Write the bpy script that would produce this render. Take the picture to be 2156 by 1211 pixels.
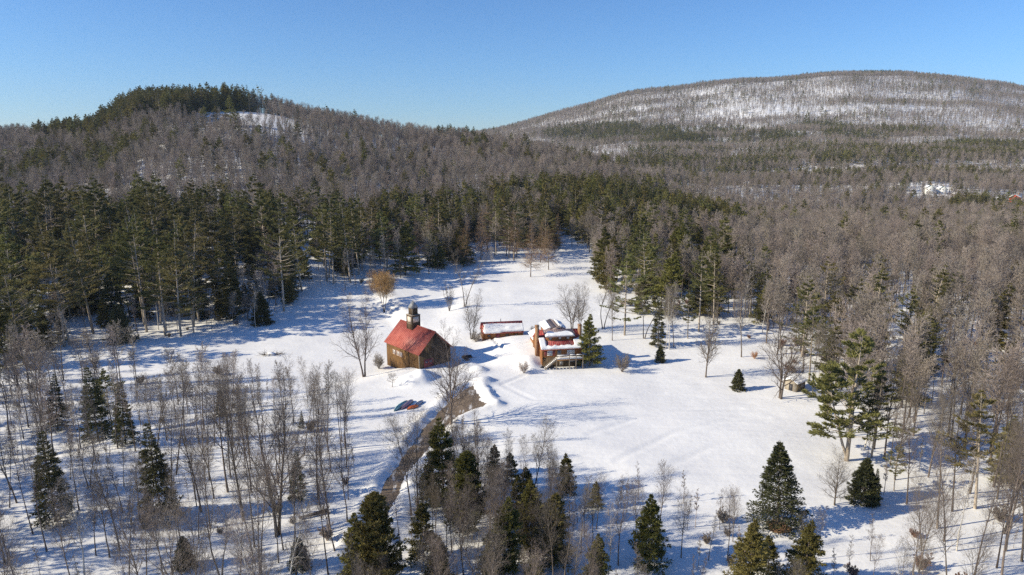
import bpy, math, random
import numpy as np
from mathutils import Vector
R = math.radians
for o in list(bpy.data.objects): bpy.data.objects.remove(o)
scene = bpy.context.scene
COL = scene.collection
# ---------------------------------------------------------------- camera, sky, sun, exposure
cam_d = bpy.data.cameras.new('camera'); cam = bpy.data.objects.new('camera', cam_d); COL.objects.link(cam)
cam.location = (0, 0, 50); cam.rotation_euler = (R(78), 0, 0)
cam_d.lens = 24; cam_d.sensor_width = 36; cam_d.clip_end = 20000; cam_d.clip_start = 1
scene.camera = cam
SUN_AZ = Vector((-0.975, -0.222)).normalized(); SUN_EL = R(27)
world = bpy.data.worlds.new('World'); scene.world = world; world.use_nodes = True
wn = world.node_tree.nodes; wl = world.node_tree.links
sky = wn.new('ShaderNodeTexSky'); sky.sky_type = 'NISHITA'; sky.sun_disc = False
sky.sun_elevation = SUN_EL; sky.sun_rotation = math.atan2(SUN_AZ.x, SUN_AZ.y) % (2 * math.pi)
sky.altitude = 300; sky.air_density = 1.0; sky.dust_density = 0.05; sky.ozone_density = 10
wl.new(sky.outputs[0], wn['Background'].inputs[0]); wn['Background'].inputs[1].default_value = 0.112
sun_d = bpy.data.lights.new('sun', 'SUN'); sun_d.energy = 5.0; sun_d.angle = R(0.53); sun_d.color = (1.0, 0.89, 0.67)
sun = bpy.data.objects.new('sun', sun_d); COL.objects.link(sun)
to_sun = Vector((SUN_AZ.x * math.cos(SUN_EL), SUN_AZ.y * math.cos(SUN_EL), math.sin(SUN_EL)))
sun.rotation_euler = (-to_sun).to_track_quat('-Z', 'Y').to_euler(); sun.location = to_sun * 400
vs = scene.view_settings; vs.view_transform = 'Standard'; vs.look = 'None'; vs.exposure = 0.43; vs.gamma = 1; vs.use_curve_mapping = False
cy = scene.cycles
cy.use_denoising = False; cy.max_bounces = 5; cy.diffuse_bounces = 2; cy.glossy_bounces = 2; cy.transmission_bounces = 2; cy.volume_bounces = 0
cy.use_adaptive_sampling = True; cy.adaptive_threshold = 0.015; cy.sample_clamp_indirect = 4
# ---------------------------------------------------------------- measured layout (metres, camera stands above the origin)
TU = [-1.0814,-0.8758,-0.7388,-0.6702,-0.6017,-0.5674,-0.5332,-0.4852,-0.4372,-0.3961,-0.3618,-0.3276,-0.2933,-0.2590,-0.2248,-0.1905,-0.1357,-0.0877,-0.0535,0.0151,0.0836,0.1521,0.2549,0.3577,0.4263,0.4948,0.6318,0.7388,0.9060,1.1801]
TY = [60, 120, 200, 230, 260, 320, 400, 500, 580, 640, 700, 740, 850, 1000, 1300, 1600, 2000, 2400, 2800, 3600, 6000]
TZ = [[0.0,0.0,0.0,0.0,0.0,0.0,0.0,0.0,0.0,0.0,0.0,0.0,0.0,0.0,0.0,0.0,0.0,0.0,0.0,0.0,0.0,0.0,0.0,0.0,0.0,0.0,0.0,0.0,0.0,0.0],
      [0.0,0.0,0.0,0.0,0.0,0.0,0.0,0.0,0.0,0.0,0.0,0.0,0.0,0.0,0.0,0.0,0.0,0.0,0.0,0.0,0.0,0.0,0.0,0.0,0.0,0.0,0.0,0.0,0.0,0.0],
      [0.0,0.0,0.0,0.0,0.0,0.0,0.0,0.0,0.0,0.0,0.0,0.0,0.0,0.0,0.0,0.0,0.0,0.0,0.0,0.0,0.0,0.0,0.0,0.0,0.0,0.0,0.0,0.0,0.0,0.0],
      [3.6,3.6,3.6,3.6,3.6,3.6,3.6,3.6,3.6,3.6,3.6,3.6,3.6,3.0,2.4,1.8,0.8,0.5,0.5,0.5,0.5,0.5,0.5,0.5,0.5,0.5,0.5,0.5,0.5,0.5],
      [7.8,7.8,7.8,7.8,7.8,7.8,7.8,7.8,7.8,7.8,7.8,7.8,7.8,6.4,5.0,3.7,1.5,1.0,1.0,1.0,1.0,1.0,1.0,1.0,1.0,1.0,1.0,1.0,1.0,1.0],
      [13.3,13.4,13.5,13.4,13.9,12.6,13.5,13.6,13.6,13.6,13.5,13.1,12.8,10.9,11.6,9.7,6.7,6.0,6.0,5.9,5.3,4.6,3.6,-2.0,-2.0,-2.0,-2.0,-2.0,-2.0,-2.0],
      [20.7,20.9,21.2,21.1,22.3,21.8,24.8,25.3,25.1,25.1,24.9,23.4,22.3,19.8,21.6,19.3,15.7,14.9,14.8,14.6,12.8,10.8,1.2,-6.0,-6.0,-6.0,-6.0,-6.0,-6.0,-6.0],
      [31.2,31.7,32.2,31.9,34.4,37.5,44.4,45.5,45.1,45.1,44.7,41.1,38.8,35.2,35.9,33.1,28.5,27.5,27.3,26.9,23.5,19.7,-3.0,-13.0,-13.0,-13.0,-13.0,-13.0,-13.0,-13.0],
      [40.3,41.0,41.7,41.3,44.8,52.8,63.5,65.1,64.5,64.5,63.8,58.3,54.8,50.2,48.3,44.9,39.6,38.4,38.1,37.6,29.4,19.5,-7.2,-20.0,-20.0,-20.0,-20.0,-20.0,-20.0,-20.0],
      [47.4,48.3,49.1,48.7,53.0,65.7,79.5,81.6,80.8,80.8,79.9,72.8,68.2,62.7,58.1,54.2,48.3,47.0,46.6,37.6,24.6,13.7,-16.4,-22.0,-22.0,-22.0,-22.0,-22.0,-22.0,-22.0],
      [42.7,43.5,44.2,43.8,47.7,59.1,71.6,73.4,72.7,72.7,71.9,65.5,61.4,56.4,52.3,48.8,43.5,42.3,41.9,29.1,16.8,9.2,-11.6,-14.0,-14.0,-14.0,-14.0,-14.0,-14.0,-14.0],
      [34.2,34.8,35.4,35.1,38.2,47.3,57.3,58.8,58.2,58.2,57.6,52.5,49.1,45.2,41.8,39.1,34.8,33.9,33.6,22.2,12.7,6.7,-5.9,-4.5,-4.5,-4.5,-4.5,-4.5,-4.5,-4.5],
      [6.9,7.1,7.3,7.2,8.2,11.4,14.9,15.4,15.2,15.2,15.0,13.2,12.1,10.7,9.5,8.6,7.1,6.8,6.6,5.1,2.6,0.4,-3.2,0.0,0.0,0.0,0.0,0.0,0.0,0.0],
      [9.4,9.7,9.7,9.7,9.7,9.7,9.7,9.7,9.7,9.7,9.7,9.7,9.7,9.7,9.7,9.8,10.0,10.3,10.6,11.6,13.2,15.1,16.3,16.9,17.4,17.7,17.1,15.8,13.8,11.3],
      [12.0,12.0,12.0,12.0,12.0,12.0,12.0,12.0,12.0,12.0,12.0,12.0,12.0,12.0,12.0,12.0,12.0,17.5,18.5,21.9,27.1,33.5,37.3,39.4,41.0,42.2,39.9,35.7,29.0,21.0],
      [22.4,24.3,24.3,24.3,24.3,24.3,24.3,24.3,24.3,24.3,24.3,24.3,24.3,24.3,24.3,24.7,26.3,28.3,30.6,38.0,49.3,63.2,71.6,76.1,79.5,82.2,77.3,68.1,53.6,36.1],
      [38.0,42.4,42.4,42.4,42.4,42.4,42.4,42.4,42.4,42.4,42.4,42.4,42.4,42.4,42.4,43.3,46.8,51.1,56.4,72.9,97.9,128.7,147.4,157.5,165.1,171.0,160.0,139.7,107.3,68.5],
      [42.0,50.0,50.0,50.0,50.0,50.0,50.0,50.0,50.0,50.0,50.0,50.0,50.0,50.0,50.0,51.6,58.0,65.9,75.5,105.6,151.3,207.5,241.6,260.1,273.9,284.6,264.7,227.7,168.5,97.7],
      [37.8,45.0,45.0,45.0,45.0,45.0,45.0,45.0,45.0,45.0,45.0,45.0,45.0,45.0,45.0,46.4,52.2,59.3,67.9,95.1,136.2,186.8,217.4,234.1,246.5,256.2,238.2,204.9,151.7,87.9],
      [25.2,30.0,30.0,30.0,30.0,30.0,30.0,30.0,30.0,30.0,30.0,30.0,30.0,30.0,30.0,30.9,34.8,39.6,45.3,63.4,90.8,124.5,144.9,156.0,164.3,170.8,158.8,136.6,101.1,58.6],
      [40.0,40.0,40.0,40.0,40.0,40.0,40.0,40.0,40.0,40.0,40.0,40.0,40.0,40.0,40.0,40.0,40.0,40.0,40.0,40.0,40.0,40.0,40.0,40.0,40.0,40.0,40.0,40.0,40.0,40.0]]
DRIVE = [(-19.7, 67.6), (-20.0, 77.7), (-20.0, 87.9), (-19.5, 94.6), (-18.2, 103.5), (-16.4, 113.7), (-14.3, 122.1), (-12.3, 128.0), (-10.4, 133.8), (-8.0, 137.2), (-6.8, 132.2), (-4.1, 125.9), (-7.3, 123.5), (-10.4, 118.9), (-12.2, 112.1), (-14.4, 104.6), (-16.1, 96.7), (-16.5, 89.5), (-17.0, 81.0), (-17.2, 72.8), (-17.4, 67.6)]
PILES = [(-21.06, 139.6, 1.3, 3.2), (-19.01, 142.04, 1.2, 2.4), (-5.69, 138.7, 1.0, 2.0), (-7.24, 145.85, 0.8, 1.8), (-3.06, 125.44, 0.8, 1.6), (-4.75, 128.98, 0.5, 1.4), (-10.07, 148.51, 0.6, 2.6)]
TRENCHES = [([(-5.8, 168.2), (-4.3, 166.5), (-3.1, 162.0), (-1.8, 158.4)], 0.35, 0.7), ([(-1.8, 158.4), (0.8, 159.6), (5.1, 161.6)], 0.4, 0.3), ([(-9.4, 167.4), (-7.5, 167.4), (-5.8, 167.8)], 0.4, 0.4), ([(-48.4, 196.9), (-41.0, 206.1), (-31.8, 214.0), (-23.0, 218.2)], 1.0, 0.35), ([(-10.0, 204.8), (0.3, 206.1), (12.0, 204.8)], 0.8, 0.3), ([(13.4, 111.3), (22.1, 118.3), (33.9, 123.4), (44.1, 123.9)], 0.55, 0.12), ([(16.8, 101.1), (28.6, 112.3), (40.5, 118.3), (47.8, 119.2)], 0.55, 0.12), ([(19.5, 94.7), (33.6, 106.4), (46.9, 112.3)], 0.55, 0.1), ([(-1.8, 136.8), (4.0, 128.5), (14.2, 126.4), (31.3, 132.5)], 0.5, 0.12), ([(8.1, 144.6), (3.4, 143.6), (-2.3, 136.8)], 0.45, 0.2)]
MEADOW = [(-109.8, 147.6), (-118.6, 165.3), (-108.4, 170.5), (-95.4, 176.5), (-80.5, 186.7), (-70.9, 194.2), (-66.8, 213.6), (-56.7, 222.5), (-45.5, 230.3), (-34.4, 245.3), (-21.7, 260.5), (-13.0, 270.3), (4.2, 272.1), (19.6, 284.2), (23.4, 318.7), (27.3, 319.0), (29.9, 275.4), (29.8, 244.3), (29.4, 203.6), (35.8, 190.7), (46.1, 187.5), (59.6, 179.0), (61.2, 161.8), (63.2, 151.8), (59.4, 131.9), (56.9, 115.5), (55.0, 99.7), (53.3, 88.3), (52.6, 81.1), (47.2, 75.8), (42.3, 80.4), (30.7, 83.0), (24.3, 87.9), (17.4, 91.1), (8.6, 93.3), (0.1, 99.0), (-5.5, 108.3), (-9.8, 111.6), (-13.7, 102.8), (-15.7, 90.7), (-17.2, 80.2), (-19.5, 79.3), (-21.6, 90.9), (-24.0, 103.6), (-29.0, 117.5), (-36.7, 128.4), (-49.5, 141.0), (-68.1, 148.4), (-86.7, 144.7)]
ZA = [(-63.0, 52.0), (-156.9, 145.0), (-109.8, 147.6), (-86.7, 144.7), (-68.1, 148.4), (-49.5, 141.0), (-36.7, 128.4), (-29.0, 117.5), (-24.0, 103.6), (-21.6, 90.9), (-20.5, 78.4), (-20.6, 67.4), (-17.8, 52.0)]
ZB = [(-167.7, 145.1), (-109.8, 147.6), (-118.6, 165.3), (-95.4, 176.5), (-80.5, 186.7), (-70.9, 194.2), (-66.8, 213.6), (-56.7, 222.5), (-45.5, 230.3), (-49.8, 253.5), (-67.2, 251.7), (-135.7, 246.9), (-267.8, 239.9)]
ZC = [(-45.5, 230.3), (-34.4, 245.3), (-21.7, 260.5), (-13.0, 270.3), (4.2, 272.1), (19.6, 284.2), (23.4, 318.7), (13.3, 368.5), (-45.3, 366.1), (-85.8, 325.3), (-66.9, 250.5), (-49.6, 252.1)]
ZC2 = [(27.3, 319.0), (29.9, 275.4), (29.8, 244.3), (29.4, 203.6), (35.8, 190.7), (46.1, 187.5), (59.6, 179.0), (71.9, 208.6), (81.2, 272.3), (74.8, 331.8), (42.5, 354.2), (29.3, 344.6)]
ZD = [(59.6, 179.0), (61.2, 161.8), (63.2, 151.8), (59.4, 131.9), (56.9, 115.5), (55.0, 99.7), (53.3, 88.3), (52.6, 81.1), (53.6, 74.8), (53.4, 67.7), (81.0, 67.6), (372.3, 348.3), (206.4, 357.6), (93.8, 275.4), (71.9, 208.6)]
ZE = [(-19.5, 79.3), (-17.2, 80.2), (-15.7, 90.7), (-13.7, 102.8), (-9.8, 111.6), (-5.5, 108.3), (0.1, 99.0), (8.6, 93.3), (17.4, 91.1), (24.3, 87.9), (30.7, 83.0), (42.3, 80.4), (47.2, 75.8), (52.6, 81.1), (53.4, 67.7), (51.9, 51.8), (-16.1, 52.0), (-18.1, 68.0)]
TREES = [
  ('maple', -33.65, 147.9, 21.6, 'tall bare twin-topped maple standing left of the red-roofed barn'),
  ('maple2', -11.02, 115.86, 18.6, 'large bare spreading tree beside the brown gravel driveway'),
  ('willow', -39.65, 205.63, 13.8, 'orange-twigged rounded willow in the snowy meadow behind the barn'),
  ('fork', -14.34, 202.46, 18.9, 'tall pale forked bare tree in the middle of the back meadow'),
  ('maple', -10.38, 168.95, 13.5, 'bare tree at the left end of the long low shed'),
  ('clump', -18.93, 200.14, 9.5, 'clump of thin upright bare stems left of the pale forked tree'),
  ('larch', 6.82, 246.7, 20.5, 'large tan larch alone in front of the dark wood behind the meadow'),
  ('larch', 14.09, 258.65, 18.3, 'tan larch beside the snowy track into the dark wood'),
  ('larch', -12.73, 273.43, 20.8, 'tan larch at the left end of the row before the dark wood'),
  ('larch', 0.77, 272.55, 20.9, 'tan larch in the middle of the row before the dark wood'),
  ('larch', 11.43, 270.0, 19.2, 'slim tan larch between two larger larches behind the meadow'),
  ('birch', -7.52, 252.76, 10.5, 'small slim pale birch standing alone in the shaded back meadow'),
  ('maple2', 15.84, 174.35, 14.6, 'bare spreading maple rising behind the log house roof'),
  ('maple', 18.05, 176.35, 13.1, 'narrow bare maple behind the right chimney of the log house'),
  ('fork', 24.64, 178.09, 16.6, 'tall dark curving bare tree to the right behind the log house'),
  ('pine', 29.36, 171.56, 23.3, 'tall dark pine with bare lower trunk standing right of the log house'),
  ('forest', 25.56, 167.47, 13.7, 'thin straight young tree left of the tall dark pine'),
  ('fork', 33.95, 168.96, 15.3, 'crooked bare tree just right of the tall dark pine'),
  ('spruce', 36.38, 163.54, 11.8, 'dense dark young spruce beside the pale birches'),
  ('birch', 38.07, 162.06, 16.6, 'left of two pale leaning birches beside the dark young spruce'),
  ('birch', 38.75, 161.4, 17.7, 'right of two pale leaning birches beside the dark young spruce'),
  ('forest', 40.31, 163.13, 15.8, 'dark straight bare tree right of the two pale birches'),
  ('pine', 45.33, 169.5, 13.5, 'smaller dark pine left of the pair of great pines'),
  ('pine', 49.65, 175.2, 22.5, 'left of the pair of great dark pines at the meadow edge'),
  ('pine', 55.52, 181.96, 21.2, 'right of the pair of great dark pines at the meadow edge'),
  ('maple', 42.61, 142.75, 17.8, 'bare maple standing alone on the open snow right of the house'),
  ('forest', 54.68, 155.72, 19.2, 'tall bare pale-trunked tree at the right edge of the meadow'),
  ('fir', 34.75, 152.94, 4.2, 'small bushy dark fir beneath the pale birches'),
  ('fir', 46.97, 134.6, 4.7, 'round bushy dark fir standing alone on the snow'),
  ('maple2', 53.88, 129.44, 19.5, 'stout twin-trunked bare tree beside the little wooden hut'),
  ('hemlock', 17.75, 149.34, 12.5, 'dark hemlock with twin pale trunks at the right corner of the log house'),
  ('shrub', 2.63, 144.0, 2.9, 'low round bare bush in the snow in front of the log house'),
  ('shrub', 24.65, 145.44, 4.5, 'bare reddish shrub right of the twin-trunked hemlock'),
  ('orchard', -25.19, 136.17, 3.3, 'small crooked fruit tree in front of the barn'),
  ('shrub', -31.53, 154.32, 4.0, 'bare twiggy bush beside the left wall of the barn'),
  ('shrub', -9.21, 167.53, 3.5, 'twiggy bush against the left end wall of the long shed'),
  ('shrub', 5.8, 170.98, 2.3, 'small pale bush behind the left chimney of the log house'),
  ('bigpine', 54.09, 102.2, 22.0, 'huge spreading white pine with twin trunks at the right meadow edge'),
  ('bigspruce', 35.37, 82.37, 12.3, 'perfectly conical dark spruce standing alone in the lower right snow'),
  ('maple2', 45.45, 87.74, 8.3, 'low spreading bare tree right of the conical spruce'),
  ('fir', 49.89, 88.82, 6.9, 'small dark fir right of the low spreading bare tree'),
  ('spruce', 51.16, 88.02, 5.6, 'thin young spruce next to the small dark fir'),
  ('pine', 56.18, 92.02, 7.8, 'young green pine at the wood edge below the huge white pine'),
  ('birch', 55.75, 76.88, 13.5, 'leaning pale-barked tree in the lower right corner'),
  ('forest', 55.47, 78.93, 14.1, 'slender bare trunk close beside the leaning pale-barked tree'),
  ('hemlock', 75.3, 95.68, 10.6, 'dark hemlock among reddish brush at the right edge'),
  ('hemlock', 26.55, 68.35, 9.5, 'left of two dark conifers cut by the bottom edge below the conical spruce'),
  ('hemlock', 32.62, 67.95, 9.3, 'right of two dark conifers cut by the bottom edge below the conical spruce'),
  ('hemlock', 16.47, 72.9, 9.3, 'slim dark conifer at the bottom edge right of the white birches'),
  ('cedar', -14.74, 67.31, 13.3, 'broad olive cedar standing over the foot of the driveway'),
  ('hemlock', -17.72, 70.46, 9.4, 'dark hemlock close against the left of the olive cedar'),
  ('hemlock', -10.68, 74.25, 7.9, 'dark bushy hemlock right of the driveway foot'),
  ('cedar', -5.69, 79.3, 12.2, 'tall brownish green cedar among bare trees right of the driveway'),
  ('hemlock', -9.54, 87.46, 13.2, 'dark hemlock hidden among bare twigs beside the driveway bend'),
  ('hemlock', -8.08, 67.05, 7.7, 'low olive hemlock cut by the bottom edge in the middle'),
  ('hemlock', 2.48, 76.17, 9.9, 'dark hemlock in the thicket left of the white birches'),
  ('hemlock', 4.56, 73.16, 10.2, 'brownish hemlock just left of the white birches'),
  ('hemlock', -1.0, 71.24, 10.3, 'dark hemlock deep in the thicket at the bottom middle'),
  ('birch', 7.18, 70.03, 8.4, 'left white birch with twisted limbs at the bottom edge'),
  ('birch', 10.93, 69.37, 10.1, 'right white birch with twisted limbs at the bottom edge'),
  ('forest', 19.21, 80.5, 10.0, 'tall bare tree with upswept limbs below the open snowfield'),
  ('forest', 20.7, 74.87, 9.8, 'bare tree right of the tall upswept one at the bottom edge'),
  ('forest', 12.79, 73.35, 12.0, 'thin bare tree between the white birches and the slim conifer'),
  ('sapling', 8.52, 75.77, 11.0, 'thin straight bare tree left of the slender birch limbs'),
  ('sapling', 7.21, 76.26, 11.2, 'thinnest bare pole tree in the lower middle'),
  ('forest', 10.23, 77.85, 8.1, 'short brownish tree behind the right white birch'),
  ('forest', 26.27, 74.63, 9.0, 'grey bare tree left of the two dark bottom conifers'),
  ('forest', 15.38, 77.36, 9.7, 'bare tree just behind the slim dark conifer'),
  ('forest', -12.97, 85.61, 16.8, 'tall thin bare tree leaning over the driveway bend'),
  ('forest', -13.79, 84.96, 15.4, 'bare tree with a wide twiggy crown over the driveway'),
  ('fork', -10.24, 96.13, 10.3, 'bare forked tree on the right verge of the driveway'),
  ('maple2', -4.93, 82.24, 13.5, 'bare tree with wide silvery limbs above the brownish cedar'),
  ('forest', -1.42, 69.87, 13.4, 'reddish bare tree with upswept twigs at the bottom middle'),
  ('forest', -5.61, 69.55, 13.0, 'pale many-stemmed tree in front of the brownish cedar'),
  ('forest', 4.71, 69.04, 12.1, 'pale bare tree with long straight limbs near the bottom edge'),
  ('spruce', -61.47, 83.46, 13.9, 'scraggly dark spruce among bare trunks at the lower left'),
  ('spruce', -47.66, 84.46, 14.4, 'slim dark spruce with an olive tip in the lower left wood'),
  ('spruce', -83.81, 117.8, 11.0, 'small dark spruce at the left edge of the meadow'),
  ('spruce', -73.91, 113.67, 14.5, 'taller dark spruce beside a leaning smaller one on the left'),
  ('pine', -72.49, 115.78, 13.3, 'leaning smaller conifer against the taller dark spruce on the left'),
  ('fir', -103.19, 173.45, 10.6, 'bright olive fir standing before the dark pine wood'),
  ('fir', -72.79, 192.34, 9.9, 'black-green fir at the right tip of the pine wood'),
  ('pine', -90.44, 179.63, 28.1, 'pale green pine standing out in front of the left pine wood'),
  ('pine', -89.13, 184.41, 18.9, 'thin pine right of the pale green front pine'),
  ('birch', -100.42, 187.25, 18.5, 'white leaning birch left of the pale green front pine'),
  ('birch', -73.43, 188.8, 12.5, 'thin white birch beside the black-green fir'),
  ('fir', -39.63, 73.93, 4.3, 'young bushy fir at the bottom edge in the lower left'),
  ('fir', -25.58, 73.6, 4.1, 'young bushy fir beside a fallen stump at the bottom left'),
  ('spruce', -30.89, 90.16, 7.8, 'dark young spruce half hidden by red twigs in the lower left wood'),
  ('forest', -41.25, 72.66, 9.3, 'bare tree leaning hard to the left at the bottom edge'),
  ('maple', -30.68, 80.73, 24.0, 'great twin-stemmed bare tree towering over the lower left wood'),
  ('forest', -51.59, 75.89, 10.2, 'bare tree with low spreading limbs at the lower left'),
  ('forest', -49.74, 75.62, 12.0, 'slim dark bare tree right of the low-limbed one'),
  ('forest', -49.28, 77.0, 16.6, 'pale bare tree with a peeling trunk in the lower left'),
  ('forest', -41.84, 92.11, 20.9, 'straight thick dark trunk in the middle of the lower left wood'),
  ('forest', -36.6, 84.49, 22.7, 'tall dark leaning trunk in the middle of the lower left wood'),
  ('fork', -34.55, 72.1, 14.0, 'forked bare tree at the bottom edge left of the great twin-stemmed one'),
  ('forest', -23.88, 81.19, 17.3, 'pair-trunked bare tree near the driveway foot'),
  ('forest', -22.18, 83.3, 13.6, 'bare tree nearest the driveway foot on its left'),
  ('forest', -27.89, 90.01, 18.0, 'slim straight bare tree behind the fallen stump')]
SHORT = {'tall bare twin-topped maple standing left of the red-roofed barn': 'the twin-topped maple', 'large bare spreading tree beside the brown gravel driveway': 'the spreading driveway tree', 'orange-twigged rounded willow in the snowy meadow behind the barn': 'the orange willow', 'tall pale forked bare tree in the middle of the back meadow': 'the pale forked meadow tree', 'large tan larch alone in front of the dark wood behind the meadow': 'the lone large larch', 'tan larch at the left end of the row before the dark wood': 'the leftmost tan larch', 'small slim pale birch standing alone in the shaded back meadow': 'the lone meadow birch', 'tall dark pine with bare lower trunk standing right of the log house': 'the pine by the house', 'dense dark young spruce beside the pale birches': 'the dense young spruce', 'left of the pair of great dark pines at the meadow edge': 'the left great pine', 'right of the pair of great dark pines at the meadow edge': 'the right great pine', 'tall bare pale-trunked tree at the right edge of the meadow': 'the pale-trunked meadow tree', 'round bushy dark fir standing alone on the snow': 'the round lone fir', 'stout twin-trunked bare tree beside the little wooden hut': 'the stout twin trunks', 'huge spreading white pine with twin trunks at the right meadow edge': 'the huge white pine', 'perfectly conical dark spruce standing alone in the lower right snow': 'the conical spruce', 'small dark fir right of the low spreading bare tree': 'the small dark fir', 'young green pine at the wood edge below the huge white pine': 'the young green pine', 'leaning pale-barked tree in the lower right corner': 'the leaning pale-barked tree', 'dark hemlock among reddish brush at the right edge': 'the right edge hemlock', 'slim dark conifer at the bottom edge right of the white birches': 'the slim bottom conifer', 'broad olive cedar standing over the foot of the driveway': 'the broad olive cedar', 'tall brownish green cedar among bare trees right of the driveway': 'the brownish cedar', 'left white birch with twisted limbs at the bottom edge': 'the left twisted birch', 'right of two dark conifers cut by the bottom edge below the conical spruce': 'the cut bottom conifer', 'scraggly dark spruce among bare trunks at the lower left': 'the scraggly spruce', 'slim dark spruce with an olive tip in the lower left wood': 'the olive-tipped spruce', 'small dark spruce at the left edge of the meadow': 'the left edge spruce', 'taller dark spruce beside a leaning smaller one on the left': 'the taller left spruce', 'bright olive fir standing before the dark pine wood': 'the bright olive fir', 'black-green fir at the right tip of the pine wood': 'the black-green fir', 'pale green pine standing out in front of the left pine wood': 'the pale front pine', 'young bushy fir at the bottom edge in the lower left': 'the bushy bottom fir', 'great twin-stemmed bare tree towering over the lower left wood': 'the great twin-stemmed tree', 'bare tree with low spreading limbs at the lower left': 'the low-limbed tree', 'straight thick dark trunk in the middle of the lower left wood': 'the thick dark trunk', 'bare tree nearest the driveway foot on its left': 'the driveway foot tree'}
STAND = [(-70.1, 88.2), (-70.2, 86.9), (-62.3, 80.2), (-43.0, 79.8), (-65.9, 100.0), (-73.4, 107.9), (-50.2, 83.6), (-38.6, 78.7), (-40.6, 79.8), (-26.2, 99.8), (-46.0, 95.4), (-41.1, 98.9), (-43.1, 90.2), (-31.7, 74.9), (-29.9, 72.5), (-22.1, 76.4), (-21.7, 71.8), (-28.1, 83.9), (-32.4, 91.6), (-78.3, 106.1), (-62.1, 104.5), (-89.8, 118.6), (-58.0, 103.2), (-55.9, 108.8), (-42.4, 109.5), (-38.2, 106.7), (-34.2, 104.0), (-30.7, 105.7), (-29.2, 109.2), (-47.2, 107.3), (-54.9, 113.8)]
# ---------------------------------------------------------------- terrain
# valley floor near z = 0, wooded hill to the left and behind, far mountain to the right.
# TZ[k][c] is the ground height on a fan of bearings (x / y = TU[c]) at northing TY[k].
def _smooth_table():
    ny, nu = 260, 220
    ly = np.linspace(math.log(60.0), math.log(6000.0), ny)
    uu = np.linspace(TU[0], TU[-1], nu)
    Z = np.array(TZ, float)
    lt = np.log(np.array(TY, float))
    A = np.array([np.interp(uu, TU, row) for row in Z])
    G = np.array([np.interp(ly, lt, A[:, j]) for j in range(nu)]).T
    k = np.array([1, 4, 6, 4, 1], float); k /= k.sum()
    for _ in range(2):
        P = np.pad(G, ((2, 2), (2, 2)), mode='edge')
        G = sum(k[i] * P[i:i + ny, 2:-2] for i in range(5))
        P = np.pad(G, ((2, 2), (2, 2)), mode='edge')
        G = sum(k[i] * P[2:-2, i:i + nu] for i in range(5))
    return ly, uu, G
_LY, _UU, _G = _smooth_table()
_wr = np.random.RandomState(4)
_WAVES = [(_wr.uniform(0, 2 * math.pi), _wr.uniform(0, 2 * math.pi), w) for w in
          (900, 640, 410, 300, 210, 150, 110, 80, 55, 38)]
def sstep(a, b, x):
    t = np.clip((x - a) / (b - a), 0, 1)
    return t * t * (3 - 2 * t)
def vnoise(x, y, scale, seed=0):
    x = np.asarray(x, float) / scale + 1000.0; y = np.asarray(y, float) / scale + 1000.0
    xi = np.floor(x).astype(np.int64); yi = np.floor(y).astype(np.int64)
    fx = x - xi; fy = y - yi
    fx = fx * fx * (3 - 2 * fx); fy = fy * fy * (3 - 2 * fy)
    def h(a, b):
        n = (a * 374761393 + b * 668265263 + seed * 974634777) & 0x7fffffff
        n = ((n ^ (n >> 13)) * 1274126177) & 0x7fffffff
        return ((n ^ (n >> 16)) & 0xffff) / 65535.0
    return (h(xi, yi) * (1 - fx) + h(xi + 1, yi) * fx) * (1 - fy) + (h(xi, yi + 1) * (1 - fx) + h(xi + 1, yi + 1) * fx) * fy
def seg_dist(x, y, pts):
    d = np.full(np.shape(x), 1e9)
    for (ax, ay), (bx, by) in zip(pts[:-1], pts[1:]):
        vx, vy = bx - ax, by - ay
        t = np.clip(((x - ax) * vx + (y - ay) * vy) / (vx * vx + vy * vy), 0, 1)
        d = np.minimum(d, np.hypot(x - ax - t * vx, y - ay - t * vy))
    return d
def inside(x, y, poly):
    x = np.asarray(x, float); y = np.asarray(y, float)
    r = np.zeros(np.shape(x), bool)
    n = len(poly)
    for i in range(n):
        ax, ay = poly[i]; bx, by = poly[(i + 1) % n]
        if ay == by: continue
        c_ = ((ay > y) != (by > y)) & (x < (bx - ax) * (y - ay) / (by - ay) + ax)
        r ^= c_
    return r
def sdist(x, y, poly):
    d = seg_dist(x, y, list(poly) + [poly[0]])
    return np.where(inside(x, y, poly), -d, d)
HOUSE = (6.846, 147.83, 0.155)
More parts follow.
